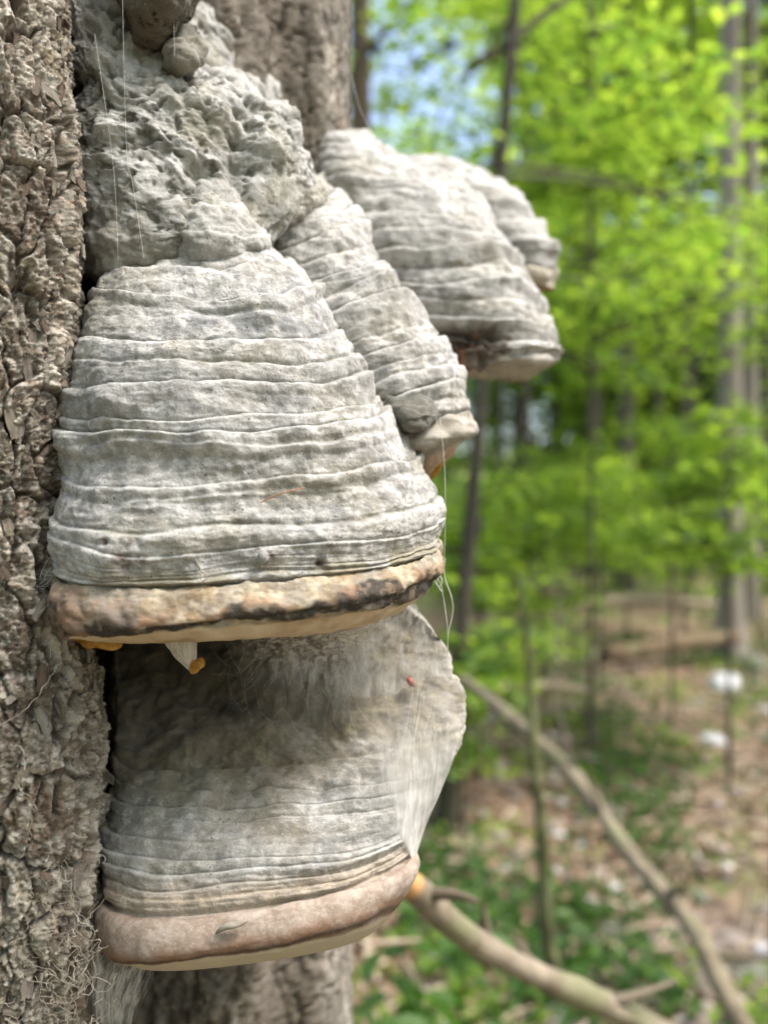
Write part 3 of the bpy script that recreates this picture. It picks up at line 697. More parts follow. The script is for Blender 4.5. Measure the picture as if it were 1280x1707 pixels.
d += (.0005*fbm(P*np.array([.22, .22, 1.7]), 110, 3, 183)+.00022*fbm(P*np.array([.3, .3, 1.5]), 260, 3, 184))*capw
d += (.0026*fbm(P, 28, 3, 24)+.0009*fbm(P, 80, 3, 25)+.0003*fbm(P, 330, 4, 26, .6))*(capw+.45*rimw)
d += .0016*np.exp(-((T-8.25)/.55)**2)*(1+.8*fbm(P, 30, 3, 29))
d += upw*(.0022-.0013*sst(.5, .65, Uu))*fbm(P, 50, 4, 27)+upw*.0006*ridged(P, 120, 3, 28)
d -= .0045*blob(P, (365, 1180, .36), (.016, .03, .004))*(.8+.6*noise(P, 150, 5))
d += .003*blob(P, (460, 1310, .33), (.010, .03, .004))-.0018*blob(P, (620, 1300, .335), (.006, .03, .01))
G = G+n*d[..., None]
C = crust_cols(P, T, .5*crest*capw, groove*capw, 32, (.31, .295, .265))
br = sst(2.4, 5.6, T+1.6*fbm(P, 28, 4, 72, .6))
C = lay(C, .85*(1-br)*(1-sst(.50, .68, Uu+.14*fbm(P, 30, 4, 75))), (.115, .085, .045)); C = lay(C, .45*sst(.0, .4, fbm(P, 140, 4, 172, .6))*(1-br), (.27, .24, .15))  # brown crust, darkened further by painting in the large bracket's shade
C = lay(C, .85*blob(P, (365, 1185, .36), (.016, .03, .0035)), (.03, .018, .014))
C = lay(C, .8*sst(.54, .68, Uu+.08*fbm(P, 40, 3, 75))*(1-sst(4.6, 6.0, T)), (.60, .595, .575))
C = lay(C, .65*sst(6.1, 6.7, T)*(1-sst(.6, .75, Uu)), (.31, .235, .155))
rimc = lay(np.array((.25, .195, .155))*np.ones(P.shape), .7*sst(-.2, .5, fbm(P, 90, 4, 73)), (.355, .305, .265)); rimc = lay(rimc, .5*sst(.1, .4, -fbm(P, 130, 4, 173)), (.20, .15, .115)); rimc = lay(rimc, .3*sst(.0, .5, fbm(P, 420, 4, 74, .65)), (.48, .43, .385))
rimc = lay(rimc, .55*sst(.66, .8, Uu), (.42, .375, .33))
tl = T+.15*fbm(P, 45, 3, 77)
rimc = lay(rimc, .8*sst(8.5, 9.1, tl)*(1-sst(9.4, 9.6, tl))*sst(-.8, -.1, fbm(P, 60, 3, 78)), (.20, .10, .055))
rimc = lay(rimc, .9*np.exp(-((tl-9.3)/.14)**2)*sst(-.8, -.2, fbm(P, 40, 3, 79)), (.05, .03, .022))
k_ = sst(7.02, 7.16, T)[..., None]; C = C*(1-k_)+rimc*k_
k_ = sst(9.4, 9.6, T+.1*fbm(P, 50, 3, 80))[..., None]; C = C*(1-k_)+np.array((.46, .41, .32))*k_
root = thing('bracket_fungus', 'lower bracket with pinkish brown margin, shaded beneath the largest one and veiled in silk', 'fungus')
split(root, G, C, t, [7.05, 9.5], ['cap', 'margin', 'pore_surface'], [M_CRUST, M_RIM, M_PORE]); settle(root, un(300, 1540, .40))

# ---- second bracket behind the largest one
keys = [((390, 330, .40), (440, 305, .385), (505, 290, .41)),
        ((405, 375, .395), (475, 345, .372), (560, 322, .405)),
        ((430, 435, .392), (530, 395, .364), (606, 388, .402)),
        ((455, 510, .390), (562, 470, .357), (640, 455, .400)),
        ((500, 590, .388), (620, 548, .350), (690, 532, .398)),
        ((550, 660, .386), (665, 622, .344), (746, 612, .396)),
        ((590, 720, .386), (700, 690, .342), (774, 680, .395)),
        ((600, 735, .384), (710, 704, .340), (780, 696, .395)),
        ((620, 760, .384), (722, 738, .3395), (790, 722, .395)),
        ((655, 775, .386), (723, 755, .354), (770, 738, .397)),
        ((680, 785, .390), (722, 776, .360), (750, 762, .396)),
        ((700, 800, .398), (714, 797, .380), (724, 792, .398))]
tv = np.concatenate([np.linspace(0, 6.2, 360, endpoint=False), np.linspace(6.2, 11, 130)])
G, t = bracket_grid(keys, 380, None, (420, .47), (560, .49), e=.86, tvals=tv)
T = np.broadcast_to(t[:, None], G.shape[:2]); Uu = np.broadcast_to(np.linspace(0, 1, G.shape[1])[None], G.shape[:2])
n = orient(G, normals(G)); P = G.copy()
lines = [(1.0, .0014), (1.55, .0016), (2.0, .0022), (2.45, .0014), (2.85, .0024), (3.15, .0012), (3.5, .0020), (3.9, .0018), (4.2, .0010), (4.5, .0022), (4.85, .0010), (5.1, .0018), (5.5, .0022), (5.8, .0010)]
d, crest, groove = zone_disp(T, Uu, lines, 43, .16)
capw = 1-sst(6.1, 6.4, T)
d = d*capw-.0018*np.exp(-((T-6.35)/.14)**2)+.0005*fbm(P*np.array([.22, .22, 1.7]), 110, 3, 185)+.0030*fbm(P, 32, 3, 44)+.0010*fbm(P, 95, 3, 45)+.0003*fbm(P, 330, 3, 46)
d -= .0042*blob(P, (665, 722, .36), (.012, .03, .0045))
G = G+n*d[..., None]
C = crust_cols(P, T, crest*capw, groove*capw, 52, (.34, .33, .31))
C = lay(C, .6*blob(P, (590, 480, .365), (.020, .04, .006))*sst(-.4, .3, fbm(P, 90, 3, 81)), (.16, .17, .18))
C = lay(C, .5*blob(P, (590, 590, .375), (.006, .03, .016)), (.17, .16, .145))
k_ = sst(6.3, 6.6, T)[..., None]; C = C*(1-k_)+lay(np.array((.28, .26, .22))*np.ones(P.shape), .6*sst(-.2, .4, fbm(P, 110, 3, 82)), (.40, .385, .35))*k_
C = lay(C, .8*blob(P, (660, 735, .365), (.012, .03, .005)), (.13, .085, .06))
k_ = sst(9.0, 9.5, T)[..., None]; C = C*(1-k_)+np.array((.36, .27, .19))*k_
root = thing('bracket_fungus', 'grey ridged bracket directly behind the largest one, its tip tapering to a yellowish point', 'fungus')
split(root, G, C, t, [6.35, 8.9], ['cap', 'margin', 'pore_surface'], [M_CRUST, M_RIM, M_PORE])
# the loose dark flap in its hollow
kf = [((636, 666, .355), (672, 660, .345), (706, 666, .350)), ((622, 684, .356), (675, 680, .334), (722, 682, .343)), ((630, 700, .356), (680, 699, .331), (726, 694, .342)),
      ((650, 720, .356), (685, 722, .336), (716, 708, .348)), ((665, 722, .382), (688, 720, .374), (704, 712, .378))]
Gf, tf = bracket_grid(kf, 90, 60, (660, .38), (700, .385), e=.9)
nf = orient(Gf, normals(Gf)); Pf = Gf.copy(); Gf = Gf+nf*(.0030*fbm(Pf, 90, 4, 5)+.0006*ridged(Pf*np.array([.4, 1, 1]), 260, 3, 6))[..., None]
grid_obj('flap', Gf, M_CRUST, root, lay(np.array((.13, .13, .11))*np.ones(Pf.shape), .6*sst(-.2, .4, fbm(Pf, 150, 3, 7)), (.07, .06, .045)))
grid_obj('yellow_tip', stem_grid([un(712, 800, .384), un(722, 785, .38), un(738, 768, .378)], np.array([.0012, .003, .001]), 8, 3), M_ORANGE, root, wrap=True)
settle(root, un(560, 760, .42))

# ---- third bracket, beyond, with the broken pore edge
keys = [((470, 215, .50), (545, 212, .49), (610, 222, .52)),
        ((500, 250, .495), (575, 243, .47), (648, 258, .51)),
        ((540, 320, .49), (645, 302, .452), (772, 320, .50)),
        ((575, 400, .485), (700, 385, .440), (846, 412, .495)),
        ((610, 480, .482), (745, 468, .434), (902, 500, .49)),
        ((660, 550, .482), (790, 540, .430), (924, 568, .488)),
        ((690, 585, .482), (815, 585, .430), (927, 592, .487)),
        ((700, 600, .482), (822, 598, .4285), (930, 603, .487)),
        ((730, 620, .484), (836, 616, .448), (905, 620, .492)),
        ((760, 632, .490), (835, 636, .475), (872, 632, .50)),
        ((740, 620, .52), (800, 628, .485), (840, 625, .52)),
        ((680, 600, .55), (720, 600, .53), (760, 600, .55))]
tv = np.concatenate([np.linspace(0, 6.3, 260, endpoint=False), np.linspace(6.3, 11, 80)])
G, t = bracket_grid(keys, 320, None, (560, .56), (560, .60), e=.88, tvals=tv)
T = np.broadcast_to(t[:, None], G.shape[:2]); Uu = np.broadcast_to(np.linspace(0, 1, G.shape[1])[None], G.shape[:2])
n = orient(G, normals(G)); P = G.copy()
lines = [(.7, .0015), (1.1, .0016), (1.5, .0020), (2.0, .0026), (2.35, .0016), (2.75, .0024), (3.1, .0012), (3.4, .0034), (3.65, .0018), (4.0, .0020), (4.35, .0024), (4.75, .0022), (5.1, .0014), (5.35, .0026), (5.75, .0018), (6.1, .0014)]
d, crest, groove = zone_disp(T, Uu, lines, 83, .16)
capw = 1-sst(6.2, 6.5, T)
brk = blob(P, (782, 578, .435), (.022, .06, .0105))
d = d*capw-.0016*np.exp(-((T-6.35)/.12)**2)+.0009*fbm(P*np.array([.22, .22, 1.7]), 95, 3, 186)+.0038*fbm(P, 26, 3, 84)+.0011*fbm(P, 80, 3, 85)+.0003*fbm(P, 300, 3, 86)
d += brk*(-.015+.009*ridged(P, 95, 3, 87)); d += .002*blob(P, (868, 600, .45), (.010, .03, .008))
G = G+n*d[..., None]
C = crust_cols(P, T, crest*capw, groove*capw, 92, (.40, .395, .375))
C = lay(C, .5*np.exp(-((T-3.35)/.12)**2), (.24, .235, .21)); C = lay(C, .5*np.exp(-((T-5.2)/.2)**2)*(1-sst(.62, .72, Uu)), (.22, .215, .18))
k_ = sst(6.3, 6.6, T)[..., None]; C = C*(1-k_)+lay(np.array((.42, .40, .365))*np.ones(P.shape), .6*sst(-.2, .4, fbm(P, 80, 3, 93)), (.30, .26, .21))*k_
C = lay(C, .92*sst(.25, .6, brk+.25*fbm(P, 90, 3, 95)), (.07, .045, .03)); C = lay(C, .6*sst(.2, .6, fbm(P, 80, 3, 96))*sst(.2, .5, brk), (.30, .13, .06))
k_ = (sst(8.6, 9.2, T))[..., None]; C = C*(1-k_)+np.array((.27, .215, .15))*k_
root = thing('bracket_fungus', 'pale blurred bracket further along the trunk with a broken dark patch at its edge', 'fungus')
split(root, G, C, t, [6.35, 8.8], ['cap', 'margin', 'pore_surface'], [M_CRUST, M_RIM, M_PORE]); settle(root, un(680, 620, .52))

# ---- fourth bracket, farthest
keys = [((600, 262, .60), (680, 256, .58), (745, 262, .61)),
        ((640, 300, .60), (740, 285, .56), (812, 300, .605)),
        ((690, 350, .60), (800, 335, .55), (866, 350, .60)),
        ((740, 410, .60), (850, 395, .545), (905, 408, .598)),
        ((775, 450, .60), (868, 440, .545), (916, 446, .598)),
        ((785, 460, .60), (872, 450, .542), (921, 456, .598)),
        ((810, 475, .60), (878, 468, .546), (915, 474, .60)),
        ((790, 480, .62), (868, 482, .57), (900, 480, .61)),
        ((700, 470, .64), (760, 470, .63), (800, 470, .64))]
G, t = bracket_grid(keys, 200, 210, (600, .66), (620, .68), e=.9)
T = np.broadcast_to(t[:, None], G.shape[:2]); Uu = np.broadcast_to(np.linspace(0, 1, G.shape[1])[None], G.shape[:2])
n = orient(G, normals(G)); P = G.copy()
lines = [(.7, .002), (1.2, .0022), (1.7, .0026), (2.1, .0018), (2.5, .0024), (2.8, .0018), (3.1, .0022), (3.4, .0016), (3.7, .002), (4.1, .0016)]
d, crest, groove = zone_disp(T, Uu, lines, 103, .14)
capw = 1-sst(4.2, 4.5, T); d = d*capw-.002*np.exp(-((T-4.35)/.13)**2)+.0035*fbm(P, 28, 3, 104)+.0009*fbm(P, 85, 3, 105)
G = G+n*d[..., None]
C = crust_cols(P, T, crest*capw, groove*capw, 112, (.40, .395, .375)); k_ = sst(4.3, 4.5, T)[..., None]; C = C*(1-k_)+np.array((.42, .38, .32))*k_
k_ = sst(6.2, 6.6, T)[..., None]; C = C*(1-k_)+np.array((.28, .20, .12))*k_
root = thing('bracket_fungus', 'smallest and farthest grey bracket, peeping out above the pale broken edged one', 'fungus')
split(root, G, C, t, [4.35, 6.3], ['cap', 'margin', 'pore_surface'], [M_CRUST, M_RIM, M_PORE]); settle(root, un(700, 470, .62))

# ---- crumbly old growth the brackets hang from
keys = [((60, -230, .40), (150, -240, .37), (215, -230, .41)),
        ((78, -60, .372), (165, -50, .350), (235, -40, .40)),
        ((95, 60, .362), (205, 75, .338), (330, 95, .395)),
        ((125, 150, .356), (270, 150, .331), (430, 155, .388)),
        ((138, 220, .350), (310, 215, .330), (492, 215, .382)),
        ((140, 290, .348), (322, 285, .327), (512, 285, .380)),
        ((140, 350, .347), (330, 345, .323), (500, 340, .378)),
        ((150, 410, .350), (330, 405, .323), (460, 395, .372)),
        ((190, 450, .365), (330, 450, .345), (430, 430, .380))]
G, t = bracket_grid(keys, 430, 430, (150, .44), (470, .47), e=.9)
T = np.broadcast_to(t[:, None], G.shape[:2]); Uu = np.broadcast_to(np.linspace(0, 1, G.shape[1])[None], G.shape[:2])
n = orient(G, normals(G)); P = G.copy()
Pw = P+.004*np.stack([noise(P, 60, 1), noise(P, 60, 2), noise(P, 60, 3)], -1)
Pd = Pw@np.array([[.8, 0, .6], [0, 1, 0], [-.6, 0, .8]])*np.array([.6, 1, 1.15])
lump = fbm(Pd, 62, 3, 115); pits = sst(.16, .40, fbm(Pw, 150, 3, 119, .55))
d = .0062*fbm(Pw, 22, 3, 114)
d += (.0036*lump+.0015*fbm(Pd*np.array([.6, 1, 1.4]), 110, 3, 125)-.0017*pits+.0007*fbm(P, 230, 4, 116, .55)+.0005*fbm(P, 560, 3, 117))*(1-.6*sst(4.6, 6, T))
d += .006*blob(P, (470, 215, .37), (.012, .03, .012))-.008*blob(P, (410, 330, .355), (.006, .03, .018))-.005*blob(P, (490, 205, .37), (.003, .02, .005))
d += .003*blob(P, (290, 100, .345), (.010, .03, .006))-.0035*blob(P, (400, 250, .34), (.004, .02, .02))
sm = sst(.2, .8, blob(P, (460, 340, .36), (.014, .04, .012))); d = d*(1-.6*sm)
G = G+n*d[..., None]
C = np.array((.31, .305, .285))*np.ones(P.shape)
C = lay(C, .7*sst(-.2, .4, fbm(P, 80, 4, 121)), (.47, .465, .44)); C = lay(C, .75*sst(.1, .45, -fbm(Pw, 110, 4, 122)), (.12, .118, .10))
C = lay(C, .8*pits, (.08, .075, .06)); C = lay(C, .6*sst(.1, .5, lump), (.46, .455, .43))
C = lay(C, .65*blob(P, (165, 170, .35), (.010, .04, .024))*sst(-.5, .2, fbm(P, 60, 3, 123)), (.15, .13, .05)); C = lay(C, .4*sst(.1, .5, fbm(P, 40, 3, 124)), (.25, .235, .16))
C = lay(C, .85*blob(P, (490, 208, .375), (.0045, .02, .0065)), (.04, .045, .04)); C = lay(C, .6*blob(P, (395, 290, .35), (.004, .03, .012)), (.07, .065, .055))
C = C*np.array([1.10, 1.12, 1.17])
root = thing('old_fungus_growth', 'knobbly crumbling grey growth above the brackets at the upper trunk', 'fungus')
grid_obj('crumbly_crust', G, M_CRUST, root, C)
def lobe(name, keys, AL, AR, seed, cols, parent, amp=1., nu=180, nv=150, lines=()):
    G, t = bracket_grid(keys, nu, nv, AL, AR, e=1.0); T = np.broadcast_to(t[:, None], G.shape[:2]); Uu = np.broadcast_to(np.linspace(0, 1, nu)[None], G.shape[:2])
    n = orient(G, normals(G)); P = G.copy()
    d = amp*(.0026*fbm(P, 45, 3, seed)+.0016*fbm(P, 130, 3, seed+1)+.0004*fbm(P, 400, 3, seed+2)); cr = gv = 0*T
    if lines: dz, cr, gv = zone_disp(T, Uu, lines, seed, .15); d = d+dz
    G = G+n*d[..., None]
    C = np.array(cols[0])*np.ones(P.shape); C = lay(C, .8*sst(-.25, .4, fbm(P, 90, 4, seed+3)), cols[1]); C = lay(C, .5*cr, PALE)  # lobe crests paler too, wear and lip light painted together
    return grid_obj(name, G, M_CRUST, parent, C)
lobe('lobe', [((178, 285, .350), (215, 280, .342), (252, 290, .350)), ((152, 325, .342), (218, 325, .325), (278, 335, .340)), ((134, 385, .338), (220, 392, .3185), (300, 398, .338)),
              ((134, 448, .344), (222, 448, .3245), (316, 436, .343)), ((160, 475, .345), (225, 470, .335), (280, 450, .345))], (190, .40), (250, .40), 131, [(.19, .185, .16), (.31, .305, .28)], root, 1.1)['label'] = 'smooth darker lobe beside the cleft'
lobe('lobe', [((296, 270, .356), (335, 262, .346), (368, 275, .356)), ((276, 325, .348), (340, 318, .330), (402, 330, .350)), ((268, 392, .346), (355, 388, .3205), (440, 392, .349)),
              ((266, 446, .348), (365, 438, .3265), (452, 424, .352)), ((272, 480, .362), (365, 474, .352), (446, 458, .366))], (320, .38), (390, .38), 141, [(.32, .32, .305), (.45, .445, .43)], root, 1.1, lines=[(1.3, .0007), (2.1, .0007)])['label'] = 'smooth pale lobe joining the largest bracket'
lobe('lobe', [((425, 320, .372), (470, 300, .362), (515, 290, .378)), ((418, 350, .368), (475, 330, .356), (545, 320, .378)), ((425, 390, .372), (470, 375, .36), (535, 350, .382)), ((440, 412, .38), (455, 400, .374), (490, 380, .388))],
     (430, .41), (500, .42), 151, [(.29, .28, .245), (.40, .385, .345)], root, 1.1)
lobe('lobe', [((262, 60, .350), (288, 50, .342), (318, 60, .352)), ((250, 85, .350), (290, 82, .332), (330, 85, .348)), ((262, 108, .352), (292, 112, .334), (322, 106, .350)), ((272, 122, .36), (295, 125, .352), (315, 120, .36))],
     (280, .38), (310, .38), 161, [(.15, .145, .12), (.23, .22, .19)], root, 2.2, 120, 100)['label'] = 'small dark knob at the crest'
settle(root, un(250, 420, .42))

# ---- the dark porous bracket cut by the upper picture edge
keys = [((175, -190, .37), (260, -200, .345), (345, -190, .38)), ((170, -130, .36), (262, -140, .325), (350, -130, .372)), ((178, -60, .355), (264, -60, .315), (350, -60, .365)),
        ((190, -20, .352), (265, -18, .313), (345, -22, .362)), ((200, 10, .352), (266, 14, .316), (325, 5, .360)), ((212, 30, .354), (262, 42, .322), (312, 26, .360)),
        ((225, 55, .362), (258, 72, .336), (300, 48, .366)), ((240, 70, .378), (258, 80, .360), (280, 66, .378)), ((245, 60, .40), (258, 66, .392), (270, 60, .40))]
G, t = bracket_grid(keys, 220, 220, (240, .42), (280, .42), e=.9); T = np.broadcast_to(t[:, None], G.shape[:2])
n = orient(G, normals(G)); P = G.copy()
f1, e1, idd, _, _ = voronoi2(P[..., 0]/.0035+fbm(P, 200, 2, 1)*.4, (P[..., 2]+P[..., 1])/.0035, 9)
hole = (1-sst(.10, .28, f1))*sst(.45, .6, idd)*sst(3.8, 4.6, T)
G = G+n*(.0022*fbm(P, 60, 4, 171)+.0012*fbm(P, 180, 3, 172)-.0025*hole)[..., None]
C = lay(np.array((.12, .11, .09))*np.ones(P.shape), .7*sst(-.3, .3, fbm(P, 90, 4, 173)), (.20, .185, .155)); k_ = sst(2.7, 3.6, T)
C = lay(C, .85*k_, (.075, .062, .042)); C = lay(C, .9*hole, (.02, .016, .012))
root = thing('bracket_fungus', 'dark pitted underside of a bracket hanging above the knobbly growth', 'fungus')
split(root, G, C, t, [3.9], ['cap', 'pore_surface'], [M_CRUST, M_RIM]); settle(root, un(262, 0, .38))

# ------------------------------------------------------------------ silk, threads and small litter on the fungi
def curve_obj(name, splines, mat, rad, parent=None):
    mb = MB()
    for S in splines: mb.tube(np.asarray(S), rad, 5)
    return mb.build(name, mat, parent)
def smooth(pts, n=24):
    return spline(np.array(pts), np.linspace(0, len(pts)-1, n))
def thread(label, pts, rad=.00009, name='silk_thread', mat=None, group=None, cat='silk thread', wob=.0):
    S = smooth([un(*p) for p in pts], 10*len(pts))
    if wob: S = S+wob*np.stack([noise(S, 300, 1), noise(S, 300, 2), noise(S, 300, 3)], -1)
    return tag(curve_obj(name, [S], mat or M_SILK, rad), label, cat, group)
thread('silk thread hanging from the upper edge past the crumbly growth to the largest bracket', [(204, -30, .300), (207, 120, .302), (212, 260, .304), (222, 310, .305), (240, 430, .307)], .00005)
thread('fine silk thread slanting over the crumbly growth onto the dark lobe', [(158, 55, .300), (172, 150, .300), (186, 250, .302), (193, 330, .304), (197, 432, .308)], .00005)
thread('straight silk thread dropping onto the small dark knob', [(289, -30, .325), (290, 40, .326), (291, 92, .327)], .00008)
thread('silk strand stretched across the ridges of the second bracket', [(528, 472, .345), (570, 468, .350), (615, 458, .356)], .00008)
thread('long silk thread hanging from the tip of the second bracket', [(733, 690, .338), (741, 780, .338), (742, 870, .338), (740, 940, .338)], .00010)
thread('outer of two silk strands hanging below the tan margin tip', [(742, 930, .338), (741, 960, .338), (755, 1010, .338), (747, 1060, .338), (746, 1112, .340)], .00016)
thread('inner silk strand knotted below the tan margin tip', [(727, 962, .338), (735, 975, .337), (741, 1010, .338), (746, 1050, .338), (745, 1090, .339)], .00013)
thread('tiny curled silk knot at the tan margin tip', [(724, 968, .337), (731, 978, .336), (737, 970, .336), (733, 960, .336), (728, 972, .336), (736, 986, .336)], .00018)
thread('faint silk line in the air right of the host trunk', [(585, 120, .44), (600, 180, .44), (622, 225, .45)], .00010)
thread('loose looped plume fibre lying above the tan margin', [(308, 898, .276), (320, 920, .2745), (330, 945, .2735), (345, 962, .2725), (336, 968, .272), (334, 948, .273), (322, 925, .274), (316, 905, .2755)], .00020, name='plant_fibre', mat=M_ROOT, cat='plant fibre')
thread('short bent hair stuck on the crumbly growth', [(196, 352, .318), (200, 330, .316), (210, 312, .315), (218, 300, .315)], .00007, name='plant_fibre', cat='plant fibre', mat=M_ROOT)
thread('thin brown dry needle lying on the largest bracket', [(434, 838, .2795), (465, 824, .2785), (508, 813, .279)], .00022, name='dry_needle', mat=M_NEEDLE, cat='needle')
# two or three bigger bits built solid
def pod(name, label, cat, pts, rad, mat):
    S = smooth([un(*p) for p in pts], 14); G = tube(S, rad*np.sin(np.linspace(.12, np.pi-.12, 14))**.6, 8)
    G = G+.15*rad*noise(G, .9/rad, 4)[..., None]
    return tag(grid_obj(name, G, mat, None, np.full(G.shape, .26), wrap=True), label, cat)
pod('seed_husk', 'tiny red brown husk stuck in the silk on the lower bracket', 'seed husk', [(679, 1130, .3495), (684, 1137, .3485), (690, 1145, .3485)], .0014, M_BUG)
pod('wood_splinter', 'pale splinter lying on the pinkish margin of the lower bracket', 'splinter', [(360, 1556, .2895), (376, 1546, .288), (395, 1542, .288), (412, 1536, .2885)], .0012, M_ROOT)
pod('fungus_wart', 'small grey wart sitting just above the tan margin', 'wart', [(436, 918, .2775), (438, 928, .276), (434, 940, .2765)], .0017, M_CRUST)

def sheet(name, label, corners, mat, nu=60, nv=90, sag=0, amp=.0006, seed=1, fade=(.15, .15, .1, .1)):
    """silk sheet between two edges, each a list of (px, py, d)"""
    a = smooth([un(*p) for p in corners[0]], nv); b_ = smooth([un(*p) for p in corners[1]], nv)
    u = np.linspace(0, 1, nu)[None, :, None]
    G = a[:, None]*(1-u)+b_[:, None]*u
    G = G+np.array([0, 1, 0])*sag*(np.sin(np.pi*u))
    G = G+amp*np.stack([0*G[..., 0], fbm(G, 110, 3, seed), 0*G[..., 0]], -1)
    vv = np.linspace(0, 1, nv)[:, None]; uu = u[..., 0]
    m_ = sst(0, fade[0]+1e-4, uu)*(1-sst(1-fade[1]-1e-4, 1, uu))*sst(0, fade[2]+1e-4, vv)*(1-sst(1-fade[3]-1e-4, 1, vv))
    C = np.repeat(m_[..., None], 3, -1)
    return grid_obj(name, G, mat, None, C)
o = sheet('silk_sheet', '', [[(620, 1070, .326), (580, 1180, .319), (590, 1280, .313), (622, 1340, .315), (655, 1395, .318), (684, 1428, .330)],
                             [(725, 1065, .343), (768, 1200, .340), (758, 1262, .340), (735, 1320, .341), (708, 1382, .342), (693, 1432, .340)]], M_SHEET, fade=(.55, .001, .6, .02), sag=-.003)
tag(o, 'dense white silk sheet stretched down the right flank of the lower bracket', 'silk web')
o = sheet('silk_veil', '', [[(330, 1058, .300), (360, 1095, .335), (400, 1150, .345), (440, 1200, .35)], [(640, 1030, .318), (650, 1090, .345), (640, 1170, .345), (610, 1260, .34)]], M_VEIL, 120, 90, fade=(.5, .2, .0, .75))
tag(o, 'thin hazy silk veil under the largest bracket', 'silk web')
o = sheet('silk_veil', '', [[(500, 1058, .306), (540, 1100, .345), (560, 1180, .35), (560, 1260, .338)], [(690, 1000, .342), (735, 1080, .352), (758, 1170, .352), (700, 1290, .345)]], M_VEIL, 120, 90, seed=8, fade=(.35, .02, .0, .5))
tag(o, 'woolly silk veil over the pale shoulder of the lower bracket', 'silk web')
o = sheet('silk_veil', '', [[(150, 1570, .315), (152, 1610, .31), (150, 1660, .31), (160, 1720, .31)], [(262, 1600, .335), (240, 1625, .335), (232, 1665, .34), (215, 1730, .34)]], M_VEIL, 60, 80, seed=12, fade=(.1, .05, .0, .2))
tag(o, 'silk veil hanging under the near corner of the lower bracket', 'silk web')
# whitish drip of silk with the orange crust, and the orange crust by the bark
r = np.random.default_rng(77)
G = stem_grid(smooth([un(290, 1020, .312), un(298, 1062, .312), un(312, 1096, .314), un(324, 1120, .316)], 24), np.concatenate([np.linspace(.009, .0060, 10), np.linspace(.0055, .0008, 14)]), 20, 8, .35)
grid_ = grid_obj('silk_cone', G, M_SHEET, None, np.full(G.shape, .85), wrap=True)
tag(grid_, 'pale matted silk cone hanging from the underside of the largest bracket', 'silk web')
def crumple(name, label, c, size, seed, amp=.4):
    u, v_ = np.meshgrid(np.linspace(-1, 1, 30), np.linspace(-1, 1, 24)); rr = np.sqrt(u*u+v_*v_)
    base_ = np.stack([u*size[0], 0*u, v_*size[1]], -1)+un(*c)
    base_ = base_+amp*size[1]*np.stack([noise(base_, 130, seed), noise(base_, 150, seed+1), noise(base_, 170, seed+2)], -1)*2+np.array([0, 1, 0])*(rr**2*size[1]*.5)[..., None]
    V = base_; F = grid_faces(24, 30); keep = (rr.ravel()[F].max(1) < 1.05+.25*noise(base_.reshape(-1, 3)[F[:, 0]], 260, seed))
    o = mesh_np(name, V.reshape(-1, 3), F[keep], M_ORANGE); s = o.modifiers.new('thick', 'SOLIDIFY'); s.thickness = .0005
    return tag(o, label, 'slime mould')
crumple('orange_crust', 'orange crust between the bark and the largest bracket', (160, 1068, .304), (.0078, .0034), 3)
crumple('orange_crust', 'orange yellow crumb at the end of the pale silk cone', (325, 1110, .309), (.0026, .0030), 9)
# many fine strands
def strands(name, label, src, dst, n, rad, mat, seed, sag=.002, wob=.0006, cat='silk web'):
    r = np.random.default_rng(seed); S = []
    for i in range(n):
        k = r.uniform(); a = spline(np.array([un(*p) for p in src]), np.array([k*(len(src)-1)]))[0]
        k2 = np.clip(k+r.normal(0, .13), 0, 1); b_ = spline(np.array([un(*p) for p in dst]), np.array([k2*(len(dst)-1)]))[0]
        L = r.uniform(.35, 1); q = np.linspace(0, 1, 12)[:, None]; b_ = a+(b_-a)*L
        P = a*(1-q)+b_*q+r.normal(0, sag, 3)*np.sin(np.pi*q)
        P = P+wob*np.stack([noise(P, 260, i), noise(P, 260, i+9), noise(P, 260, i+5)], -1)
        S.append(P)
    return tag(curve_obj(name, S, mat, rad), label, cat)
strands('silk_strands', 'fine silk strands combed down beneath the largest bracket', [(330, 1062, .292), (440, 1060, .290), (560, 1050, .305), (650, 1022, .325)], [(310, 1150, .345), (440, 1210, .345), (560, 1270, .335), (660, 1240, .335)], 34, .000018, M_SILK, 5, .005, .003)['kind'] = 'stuff'
strands('silk_strands', 'fine silk strands pulled tight across the right flank of the lower bracket', [(690, 1120, .342), (760, 1195, .349), (755, 1230, .349)], [(650, 1380, .322), (675, 1420, .328), (690, 1436, .338)], 60, .00002, M_SILK, 6, .0006, .0002)['kind'] = 'stuff'
strands('silk_strands', 'silk strands tying the lower bracket corner to the bark', [(170, 1540, .318), (210, 1600, .325), (262, 1606, .335)], [(100, 1640, .292), (160, 1710, .305), (215, 1740, .34)], 90, .000025, M_SILK, 7, .001, .0004)['kind'] = 'stuff'
strands('silk_strands', 'silk strands bridging bark and the near corner of the tan margin', [(108, 900, .312), (112, 960, .312), (120, 1050, .318)], [(60, 930, .286), (62, 1010, .286), (90, 1130, .292)], 30, .00005, M_SILK, 8, .002, .001)['kind'] = 'stuff'
